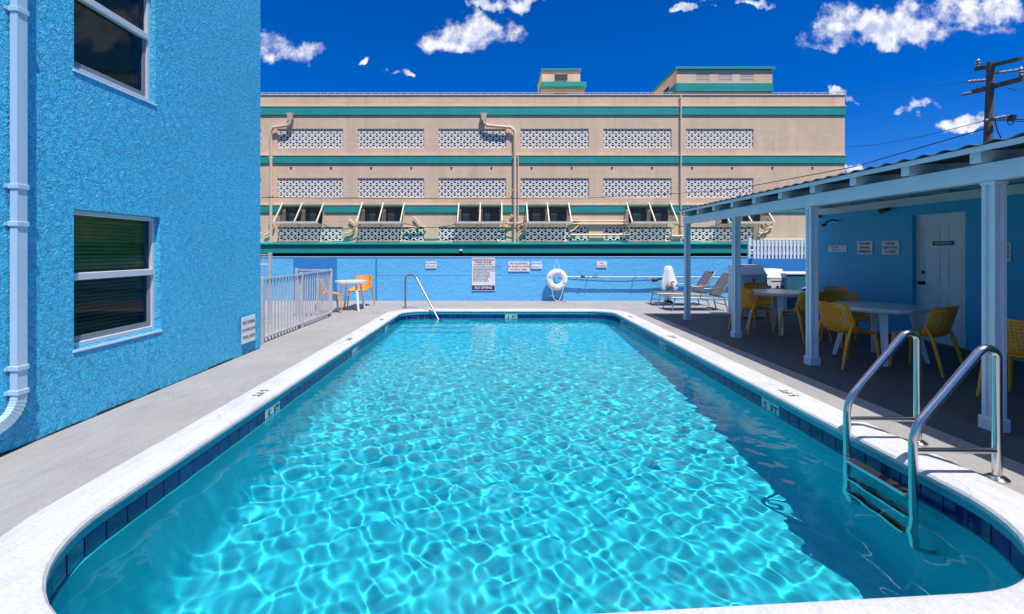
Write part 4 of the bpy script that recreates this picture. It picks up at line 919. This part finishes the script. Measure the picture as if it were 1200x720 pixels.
t0 = make_table(); t0.location = (5.32, 6.30, 0); t0.rotation_euler = (0, 0, R(12)); tag(t0, 'white octagonal table in the shade in front of the white door', 'table', 'patio tables')
t1 = copy_tree(t0); t1.location = (5.28, 8.50, 0); t1.rotation_euler = (0, 0, R(20)); tag(t1, 'white octagonal table in the shade near the two white machines', 'table', 'patio tables')
t2 = copy_tree(t0); t2.location = (-3.64, 11.52, 0); t2.rotation_euler = (0, 0, R(0)); t2.scale = (0.74, 0.74, 1.0); tag(t2, 'small white table in full sun behind the white gate', 'table', 'patio tables')

def make_lounger():
    """foot end at -x, head at +x"""
    r = empty('sun_lounger'); L0, LH, w, h = 0.0, 1.18, 0.29, 0.34
    m = MB()
    for s in (-1, 1): m.tube([(0.0, s*w, h-0.02), (0.03, s*w, h), (LH+0.28, s*w, h-0.03)], 0.016, 8)
    m.tube([(0.0, -w, h-0.02), (0.0, w, h-0.02)], 0.016, 8); m.tube([(LH+0.28, -w, h-0.03), (LH+0.28, w, h-0.03)], 0.016, 8); m.build('frame', M_alu, r, 50)
    for x in (0.08, 1.36):
        for s in (-1, 1): m = MB(); m.tube([(x+0.02 if x < 1 else x-0.05, s*w, h-0.01), (x-0.06 if x < 1 else x+0.04, s*(w+0.01), 0.003)], 0.015, 8); m.build('leg', M_alu, r, 50)
        m = MB(); m.tube([(x-0.02, -w, 0.16), (x-0.02, w, 0.16)], 0.011, 6); m.build('stretcher', M_alu, r, 50)
    m = MB(); V = []; n = 14
    for i in range(n + 1):
        x = 0.02 + (LH-0.02)*i/n
        for s in np.linspace(-1, 1, 7): V.append((x, s*(w-0.012), h + 0.012 - 0.02*(1 - s*s)*math.sin(math.pi*i/n)))
    m.add(V, [(i*7+k, i*7+k+1, (i+1)*7+k+1, (i+1)*7+k) for i in range(n) for k in range(6)]); o = m.build('seat_sling', M_taupe, r, 60); so = o.modifiers.new('thickness', 'SOLIDIFY'); so.thickness = 0.006
    B0 = Vector((LH + 0.01, 0, h)); B1 = Vector((LH + 0.40, 0, 0.93)); m = MB(); V = []
    for i in range(11):
        p = B0.lerp(B1, i/10)
        for s in np.linspace(-1, 1, 7): V.append((p.x + 0.02*(1-s*s), s*(w-0.012), p.z - 0.01*(1-s*s)))
    m.add(V, [(i*7+k, i*7+k+1, (i+1)*7+k+1, (i+1)*7+k) for i in range(10) for k in range(6)]); o = m.build('backrest_sling', M_taupe, r, 60); so = o.modifiers.new('thickness', 'SOLIDIFY'); so.thickness = 0.006
    m = MB(); m.tube([(B0.x, -w, h), (B1.x, -w, B1.z), (B1.x, w, B1.z), (B0.x, w, h)], 0.015, 8); m.build('backrest_frame', M_alu, r, 50)
    for s in (-1, 1):
        m = MB(); m.tube([(0.72, s*(w+0.02), h), (0.76, s*(w+0.03), 0.52), (0.82, s*(w+0.03), 0.56), (1.22, s*(w+0.03), 0.58), (1.27, s*(w+0.01), 0.50)], 0.012, 8); m.build('armrest', M_alu, r, 50)
    m = MB(); m.tube([(B0.x+0.22, -w+0.04, 0.70), (LH+0.30, -w+0.04, h-0.02), (LH+0.30, w-0.04, h-0.02), (B0.x+0.22, w-0.04, 0.70)], 0.009, 6); m.build('prop_bar', M_alu, r, 50)
    return r
l0 = make_lounger(); l0.location = (4.36, 11.55, 0); tag(l0, 'grey sling sun lounger with raised back, standing nearer the shaded patio', 'sun lounger', 'sun loungers by the blue wall')
l1 = copy_tree(l0); l1.location = (4.38, 12.58, 0); tag(l1, 'grey sling sun lounger with raised back, standing closest to the blue wall', 'sun lounger', 'sun loungers by the blue wall')

# ------------------------------------------------------------------ pool ladder and hand rail
def rounded(pts, r=0.10, n=6):
    pts = [Vector(p) for p in pts]; out = [pts[0]]
    for i in range(1, len(pts) - 1):
        a, p, b = pts[i-1], pts[i], pts[i+1]; r_ = min(r, (a-p).length*0.48, (b-p).length*0.48)
        s, e = p + (a-p).normalized()*r_, p + (b-p).normalized()*r_
        for k in range(n + 1): t = k/n; out.append(s*(1-t)**2 + p*2*t*(1-t) + e*t*t)
    return out + [pts[-1]]
def steel(o): o.cycles.is_caustics_receiver = True; return o
ld = tag(empty('pool_ladder', (3.28, 3.25, 0.0)), 'stainless steel pool ladder with two looped rails at the shaded pool edge', 'ladder')
XD, XI, TR = 3.29, 2.74, 0.0255
for z in (2.98, 3.54):
    m = MB(); m.tube(rounded([(XD, z, 0.0), (XD, z, 0.84), (XD-0.09, z, 0.87), (XI, z, 0.33), (XI, z, -0.80), (XI+0.125, z, -0.88)], 0.10), TR, 14); ra = steel(kid(m, 'rail', M_steel, ld, 60))
    m = MB(); m.lathe((XD, z, 0.0), [(0.062, 0.001), (0.062, 0.012), (0.045, 0.026), (0.032, 0.032)], 20); kid(m, 'flange', M_steel, ld, 40, parent=ra)
    m = MB(); m.tube([(XI, z, 0.19), (XD, z, 0.19)], 0.019, 12); kid(m, 'cross_bar', M_steel, ld, 60, parent=ra)
for h in (-0.12, -0.38, -0.64):
    m = MB(); m.bbox(XI-0.035, XI+0.045, 3.00, 3.52, h-0.014, h+0.014, 0.006); tr = steel(kid(m, 'tread', M_steel, ld))
    m = MB(); m.box(XI-0.028, XI+0.038, 3.03, 3.49, h+0.0145, h+0.019); steel(kid(m, 'grip_strip', M_rubber, ld, parent=tr))
hr = tag(empty('grab_rail', (-2.30, 11.95, 0)), 'single bent steel grab rail at the pool steps in the far corner', 'hand rail')
m = MB(); m.tube(rounded([(-2.34, 11.88, 0.0), (-2.34, 11.88, 0.86), (-2.05, 11.68, 0.87), (-1.30, 11.02, -0.30), (-1.22, 10.95, -0.62)], 0.14), 0.024, 12); ra = steel(kid(m, 'rail', mat('weathered_steel', (0.34, 0.36, 0.35), 0.42, 0.1, 8, metal=1.0), hr, 60))
m = MB(); m.lathe((-2.34, 11.88, 0), [(0.06, 0.023), (0.06, 0.034), (0.03, 0.044)], 18); kid(m, 'flange', M_steel, hr, 40)
for v in range(len(m.v)): pass

# ------------------------------------------------------------------ things on and along the far wall
c = P(652.5, 328, WZ - 0.20); lr = tag(empty('life_ring', (c.x, c.y, c.z)), 'white life ring with rope grips hanging on the blue wall', 'life ring')
m = MB(); Rm, rm = 0.225, 0.098; nA, nB = 36, 14
m.add([((Rm + rm*math.cos(b))*math.cos(a), 0.72*rm*math.sin(b), (Rm + rm*math.cos(b))*math.sin(a)) for a in np.linspace(0, 2*math.pi, nA, endpoint=False) for b in np.linspace(0, 2*math.pi, nB, endpoint=False)],
      [(i*nB+j, ((i+1) % nA)*nB+j, ((i+1) % nA)*nB+(j+1) % nB, i*nB+(j+1) % nB) for i in range(nA) for j in range(nB)]); m.build('ring', M_white, lr, 80)
M_mark = mat('ring_marking', (0.12, 0.13, 0.16), 0.6)
for k in range(8):
    a = math.pi/8 + k*math.pi/4; r0 = 0.225; m = MB(); ca, sa = math.cos(a), math.sin(a)
    if k % 2: m.tube([((r0-0.03)*ca, -0.070, (r0-0.03)*sa), ((r0+0.04)*ca, -0.068, (r0+0.04)*sa)], 0.010, 6); m.build('band_mark', M_mark, lr)
m = MB(); m.tube([(-0.09, -0.02, 0.28), (0.0, 0.06, 0.62), (0.09, -0.02, 0.28)], 0.009, 6); m.build('hanging_rope', M_white, lr)
m = MB(); m.tube([(-0.16, -0.05, -0.25), (-0.10, -0.03, -0.55), (-0.04, -0.02, -c.z+0.012+0.02), (0.06, -0.02, -c.z+0.012), (0.12, 0.0, -0.5), (0.20, -0.04, -0.22)], 0.010, 6); m.build('grab_rope', M_white, lr)
m = MB(); m.tube([(-0.30, -0.08, -c.z+0.014), (-0.1, -0.1, -c.z+0.014), (0.1, -0.02, -c.z+0.014), (0.26, -0.08, -c.z+0.014), (0.0, 0.05, -c.z+0.014)], 0.012, 6); m.build('rope_coil', mat('grey_rope', (0.45, 0.45, 0.45), 0.8), lr)

tp = tag(empty('pool_pole', (P(800, 325, WZ-0.2).x, WZ-0.2, 0.7)), 'long white telescopic pool pole hung along the blue wall', 'pole')
zz = P(700, 325, WZ-0.2).z; xa, xb = P(655, 325, WZ-0.2).x, P(905, 325, WZ-0.2).x
pts = [(xa + (xb-xa)*t, WZ-0.17, zz + 0.01 - 0.02*t) for t in np.linspace(0, 1, 6)]
m = MB(); m.tube(pts, 0.022, 8); kid(m, 'shaft', M_pipe, tp, 60)
m = MB(); xm = P(683, 325, WZ-0.2).x; m.tube([(xm-0.06, WZ-0.17, zz+0.008), (xm+0.06, WZ-0.17, zz+0.008)], 0.032, 8); kid(m, 'lock_collar', M_rubber, tp, 60)
m = MB(); xm = P(702, 325, WZ-0.2).x; m.tube([(xm-0.2, WZ-0.17, zz+0.006), (xm+0.0, WZ-0.17, zz+0.006)], 0.026, 8); kid(m, 'grip', mat('grey_grip', (0.25, 0.26, 0.28), 0.6), tp, 60)
for xk in (690, 745, 895):
    xm = P(xk, 325, WZ-0.2).x; m = MB(); m.tube([(xm, WZ-0.001, zz+0.0), (xm, WZ-0.19, zz-0.03), (xm, WZ-0.20, zz+0.03)], 0.010, 6); kid(m, 'hook', M_alu, tp, 60)
m = MB(); m.tube([(xa + (xb-xa)*t, WZ-0.12, zz - 0.03 - 0.10*math.sin(math.pi*min(1, t/0.55))) for t in np.linspace(0, 1, 14)], 0.016, 6); kid(m, 'hose', mat('blue_hose', (0.10, 0.30, 0.55), 0.5), tp, 60)

# cloth-covered equipment on a post
cv = P(783, 330, 12.95); ce = tag(empty('covered_equipment', (cv.x, cv.y, 0)), 'white cloth cover tied over equipment on a post behind the lounger foot ends', 'covered equipment')
m = MB(); prof = [(0.02, 1.07), (0.075, 1.06), (0.105, 1.01), (0.118, 0.92), (0.135, 0.82), (0.155, 0.72), (0.175, 0.62), (0.19, 0.53), (0.185, 0.47), (0.17, 0.43)]; V = []; n = 40
for i, (r0, z) in enumerate(prof):
    g = i / 9.0
    for k in range(n):
        a = 2*math.pi*k/n; fold = 0.13*math.sin(4*a + 0.6) + 0.10*math.sin(7*a + 2.0 + i*0.12) + 0.06*math.sin(11*a + i*0.3)
        q = r0*(1 + fold*(0.25 + 1.1*g)); V.append((q*math.cos(a)*1.08 + 0.055*g*g, q*math.sin(a)*0.72, z + g*g*(0.055*math.sin(3*a + 1) + 0.035*math.sin(7*a))))
m.add(V, [(i*n+k, i*n+(k+1) % n, (i+1)*n+(k+1) % n, (i+1)*n+k) for i in range(len(prof)-1) for k in range(n)] + [tuple(range(n))]); m.build('cloth_cover', mat('white_cloth', (0.78, 0.78, 0.78), 0.9, 0.05), ce, 80)
m = MB(); m.tube([(0.02, 0.05, 0.02), (0.02, 0.05, 0.60)], 0.035, 10); m.build('post', M_alu, ce, 60)
m = MB(); m.lathe((0.02, 0.05, 0), [(0.13, 0.001), (0.13, 0.03), (0.11, 0.06), (0.05, 0.09)], 16); m.build('base', M_rubber, ce, 50)
m = MB(); m.tube([(-0.08, 0, 0.72), (-0.25, -0.02, 0.70), (-0.36, -0.02, 0.66), (-0.46, -0.02, 0.66)], [0.02, 0.03, 0.045, 0.05], 8); m.build('arm', M_rubber, ce, 50)
m = MB(); m.tube([(0.02, -0.14, 0.60), (0.06, -0.15, 0.64), (0.13, -0.13, 0.63), (0.10, -0.14, 0.55), (0.04, -0.14, 0.57)], 0.012, 6); m.build('tie_knot', mat('beige_strap', (0.5, 0.45, 0.36), 0.8), ce, 50)

# two white machines in the corner
def machine(name, label, x0, x1, y0, y1, h, kind):
    r = tag(empty(name, ((x0+x1)/2, (y0+y1)/2, 0)), label, 'machine'); w, d = (x1-x0)/2, (y1-y0)/2
    MB().bbox(-w, w, -d, d, 0.02, h*0.80, 0.012).build('cabinet', M_sign, r)
    t = MB(); t.bbox(-w-0.01, w+0.01, -d-0.01, d, h*0.80+0.001, h*0.83, 0.006); t.build('top_panel', M_sign, r)
    # sloping control console, leaning back
    k = MB(); k.add([(-w, -d+0.02, h*0.83+0.001), (w, -d+0.02, h*0.83+0.001), (w, d, h*0.83+0.001), (-w, d, h*0.83+0.001), (-w, -d+0.22, h), (w, -d+0.22, h), (w, d, h), (-w, d, h)], [(0,3,2,1), (4,5,6,7), (0,1,5,4), (1,2,6,5), (2,3,7,6), (3,0,4,7)])
    k.build('console', M_sign, r)
    M_p = mat('pale_grey_panel', (0.74, 0.75, 0.78), 0.5)
    tz = [(-w*0.86, h*0.79), (w*0.86, h*0.79), (w*0.45, h*0.30), (-w*0.45, h*0.30)] if kind == 'a' else [(-w*0.60, h*0.79), (w*0.80, h*0.79), (w*0.30, h*0.34), (-w*0.95, h*0.34)]
    k = MB(); k.add([(x, -d-0.012, z) for x, z in tz] + [(x, -d-0.001, z) for x, z in tz], [(0,1,2,3), (7,6,5,4), (0,4,5,1), (1,5,6,2), (2,6,7,3), (3,7,4,0)]); dr = k.build('front_panel', M_p, r)
    if kind == 'a':
        for (xx, zz_, ww, hh, m_) in ((-0.02, 0.60, 0.045, 0.13, M_red), (0.05, 0.55, 0.10, 0.035, M_ink), (-0.09, 0.55, 0.08, 0.03, M_red), (0.0, 0.40, 0.13, 0.03, M_red), (0.0, 0.34, 0.15, 0.03, M_ink)):
            MB().box(xx-ww/2, xx+ww/2, -d-0.016, -d-0.0125, h*0.62+(zz_-0.5)*0.9-hh/2, h*0.62+(zz_-0.5)*0.9+hh/2).build('emblem', m_, dr)
    else:
        MB().box(-w*0.5, w*0.7, -d-0.017, -d-0.0125, h*0.73, h*0.745).build('trim_line', M_ink, dr)
        for xx in (-0.16, 0.02, 0.14): MB().lathe((xx, -d-0.0125, h*0.62), [(0.028, 0.0), (0.028, 0.012), (0.018, 0.03)], 12, 'y').build('knob', M_ink, dr)
        MB().box(-0.05, 0.0, -d-0.016, -d-0.0125, h*0.44, h*0.50).build('emblem', M_red, dr)
    for sx in (-1, 1):
        for sy in (-1, 1): MB().lathe((sx*(w-0.06), sy*(d-0.06), 0), [(0.025, 0.001), (0.02, 0.019)], 8).build('foot', M_rubber, r)
machine('vending_cabinet', 'taller white machine with a grey tapered front panel and small red emblem', 5.44, 6.03, 10.06, 10.62, 1.18, 'a')
machine('control_cabinet', 'shorter white machine with knobs on its front, beside the dark teal box', 6.36, 6.88, 10.70, 11.26, 1.06, 'b')
ub = tag(empty('utility_box', (7.45, 11.5, 0)), 'dark teal utility box with a sloping pipe, beside the white machines', 'box')
MB().bbox(-0.40, 0.55, -0.5, 0.3, 0.0, 0.92, 0.01).build('cabinet', mat('dark_teal_paint', (0.03, 0.16, 0.22), 0.5), ub)
MB().bbox(-0.42, 0.57, -0.52, 0.32, 0.921, 0.96, 0.006).build('lid', M_sign, ub)
MB().tube([(-0.38, -0.53, 0.42), (0.5, -0.53, 0.80)], 0.022, 8).build('pipe', M_pipe, ub, 60)

# ------------------------------------------------------------------ white gate fence on the left
GX = -3.76
gf = tag(empty('gate_fence', (GX, 8.9, 0)), 'low white metal picket gate running from the blue building corner along the deck', 'gate')
M_gate = mat('aged_white_metal', (0.52, 0.53, 0.54), 0.5, 0.12, 6)
def fence_run(root, p, q, h, gap, posts, m_=M_gate, z0=0.09):
    p, q = Vector((*p, 0)), Vector((*q, 0)); L = (q-p).length; d = (q-p)/L
    for z in (z0, h): mb = MB(); mb.bar(p + Vector((0,0,z)), q + Vector((0,0,z)), 0.035, 0.03); kid(mb, 'rail', m_, root)
    n = int(L/gap)
    for i in range(1, n):
        c_ = p + d*(L*i/n); mb = MB(); mb.box(c_.x-0.0095, c_.x+0.0095, c_.y-0.0095, c_.y+0.0095, z0+0.016, h-0.016); kid(mb, 'picket', m_, root)
    for t in posts:
        c_ = p + d*(L*t); mb = MB(); mb.bbox(c_.x-0.03, c_.x+0.03, c_.y-0.03, c_.y+0.03, 0.002, h+0.035, 0.004); kid(mb, 'post', m_, root)
fence_run(gf, (GX, 7.30), (GX, 8.84), 1.04, 0.115, (0.02, 1.0)); fence_run(gf, (GX, 8.90), (GX, 10.42), 1.05, 0.115, (1.0,))
fence_run(gf, (GX-0.06, 10.42), (GX-0.78, 10.42), 1.06, 0.115, (1.0,))
tf = tag(empty('tall_fence', (-4.6, 9.3, 0)), 'taller white metal fence with two cross rails behind the gate, against the dark gap', 'fence')
fence_run(tf, (-4.62, 9.35), (-6.2, 9.35), 1.42, 0.13, (0.0, 0.5, 1.0))
mb = MB(); mb.bar((-4.62, 9.35, 1.22), (-6.2, 9.35, 1.22), 0.03, 0.03); kid(mb, 'rail', M_white, tf)

# ------------------------------------------------------------------ shower and spotlights on the patio wall
p = rw(983, 259); sh = tag(empty('outdoor_shower', (PX, p[1], 0)), 'black outdoor shower head with pull chain on the patio wall', 'shower')
zs = p[2]
MB().tube([(0, 0, zs), (-0.14, 0, zs+0.02), (-0.24, 0, zs-0.02), (-0.30, 0, zs-0.08)], 0.016, 8).build('arm', M_black, sh, 60)
o = MB().lathe((-0.31, 0, zs-0.11), [(0.05, 0.0), (0.055, 0.02), (0.02, 0.05)], 14).build('shower_head', M_black, sh, 50)
MB().tube([(-0.12, 0, zs+0.01), (-0.12, 0, zs-0.48)], 0.006, 6).build('pull_chain', M_alu, sh)
MB().tube([(-0.12, -0.06, zs-0.50), (-0.12, 0.06, zs-0.50)], 0.012, 6).build('pull_handle', M_red, sh)
for xk, lab in ((961, 'small black twin spotlight on the patio wall above the shower'), (1041, 'small black spotlight on the patio wall near the white door')):
    p = rw(xk, 253 if xk < 1000 else 245); s_ = tag(empty('spotlight', (PX, p[1], p[2])), lab, 'spotlight')
    MB().lathe((0, 0, 0), [(0.05, -0.03), (0.05, -0.001)], 12, 'x').build('back_plate', M_black, s_)
    MB().tube([(-0.02, 0, 0), (-0.10, -0.04, -0.02), (-0.20, -0.08, -0.05)], [0.02, 0.035, 0.05], 10).build('lamp_head', M_black, s_, 50)

# ------------------------------------------------------------------ utility pole and wires
UZ = 18.0; b0 = P(1158, 165, UZ); top = P(1161, 73, UZ)
up = tag(empty('utility_pole', (b0.x, UZ, 0)), 'weathered timber utility pole with crossarms and insulators rising beyond the patio roof', 'utility pole')
lean = (top.x - b0.x) / (top.z - b0.z)
def ux(z): return b0.x + lean * (z - b0.z)
m = MB(); m.tube([(ux(-0.03), UZ, -0.03), (ux(4), UZ, 4), (top.x, UZ, top.z)], [0.17, 0.15, 0.12], 14); kid(m, 'shaft', M_wood, up, 50)
def arm(x0, y0, x1, y1, w=0.12, dz=1.0):
    a, b = P(x0, y0, UZ + dz), P(x1, y1, UZ - dz); a.x += 0; m = MB(); m.bar(a + Vector((0, -0.22, 0)), b + Vector((0, -0.22, 0)), w, w*1.15); return kid(m, 'crossarm', M_wood, up), a + Vector((0, -0.22, 0)), b + Vector((0, -0.22, 0))
a1, pa, pb_ = arm(1137, 84, 1187, 72); a2, pc_, pd = arm(1134, 110, 1190, 95, 0.14)
def insul(c_, par, h=0.36):
    m = MB(); m.lathe(c_, [(0.03, 0.0), (0.08, 0.05), (0.05, 0.10), (0.09, 0.15), (0.05, 0.20), (0.08, 0.26), (0.03, h)], 10); kid(m, 'insulator', mat('grey_porcelain', (0.25, 0.25, 0.26), 0.4), up, 50, parent=par)
insul(pa + Vector((0.10, 0, 0.08)), a1); insul(pd + Vector((-0.05, 0, 0.08)), a2); 
for (xa, ya, xb, yb) in ((1134, 96, 1155, 94), (1166, 86, 1195, 82), (1187, 71, 1196, 70), (1127, 111, 1138, 109), (1152, 142, 1180, 136)):
    m = MB(); a, b = P(xa, ya, UZ-0.3), P(xb, yb, UZ-0.3); m.tube([a.lerp(b, t) for t in np.linspace(0, 1, 9)], [0.03, 0.07, 0.035, 0.07, 0.035, 0.07, 0.035, 0.07, 0.03], 8); kid(m, 'strain_insulator', mat('grey_porcelain', (0.25, 0.25, 0.26), 0.4), up, 50)
for (pts, r_) in (([(1140, 80), (1143, 71), (1150, 78), (1157, 84)], 0.012), ([(1166, 140), (1168, 152), (1174, 164)], 0.02), ([(1150, 93), (1145, 102), (1144, 108)], 0.01), ([(1180, 103), (1188, 106), (1200, 104)], 0.012)):
    m = MB(); m.tube(rounded([P(x, y, UZ-0.35) for x, y in pts], 0.3), r_, 6); kid(m, 'jumper_wire', M_black, up, 60)
m = MB(); cc = P(1184, 141, UZ-0.5)
m.tube([cc + Vector((0.12*math.cos(a), 0, 0.20*math.sin(a))) for a in np.linspace(0, 6.6, 16)], 0.014, 6); kid(m, 'cable_coil', M_black, up, 60)
m = MB(); cc = P(1186, 138, UZ-0.5); m.lathe(cc, [(0.05, -0.12), (0.12, -0.08), (0.12, 0.08), (0.05, 0.12)], 10); kid(m, 'splice_case', M_black, up, 50)
GW = 'overhead wires strung to the utility pole'
def wire(label, pts, r_=0.012):
    m = MB(); m.tube(pts, r_, 5); o = m.build('overhead_wire', M_black, None, 60); tag(o, label, 'wire', GW)
def sagged(a, b, sag): return [a.lerp(b, t) - Vector((0, 0, sag*4*t*(1-t))) for t in np.linspace(0, 1, 14)]
wire('thin overhead wire leaving the upper crossarm to the right', sagged(P(1196, 70, UZ-0.3), P(1420, 40, 12), 0.2))
wire('thin overhead wire leaving the middle insulators to the right', sagged(P(1195, 82, UZ-0.3), P(1420, 62, 12), 0.2))
wire('overhead cable with a coil leaving the pole to the right', sagged(P(1160, 141, UZ-0.5), P(1420, 144, 12), 0.05), 0.018)
wire('thick overhead cable leaving the pole low to the right', sagged(P(1160, 139, UZ-0.45), P(1420, 118, 12), 0.2), 0.02)
wire('thin overhead wire running left behind the tan building corner', sagged(P(1134, 96, UZ-0.3), P(960, 105, 60), 0.4), 0.012)
wire('overhead service cable running left low past the clouds', sagged(P(1152, 142, UZ-0.3), P(985, 172, 40), 0.3), 0.014)
m = MB(); pts = [P(306, 231.5, 25.5)] + [P(x, y, 25.5) for x, y in ((420, 232.5), (560, 233), (690, 232), (790, 227), (860, 222))] + [P(1000, 196, 22), P(1158, 150, 18)]
m.tube(pts, 0.022, 5); o = m.build('overhead_wire', M_black, None, 60); tag(o, 'long dark cable crossing in front of the tan building above the awnings', 'wire')
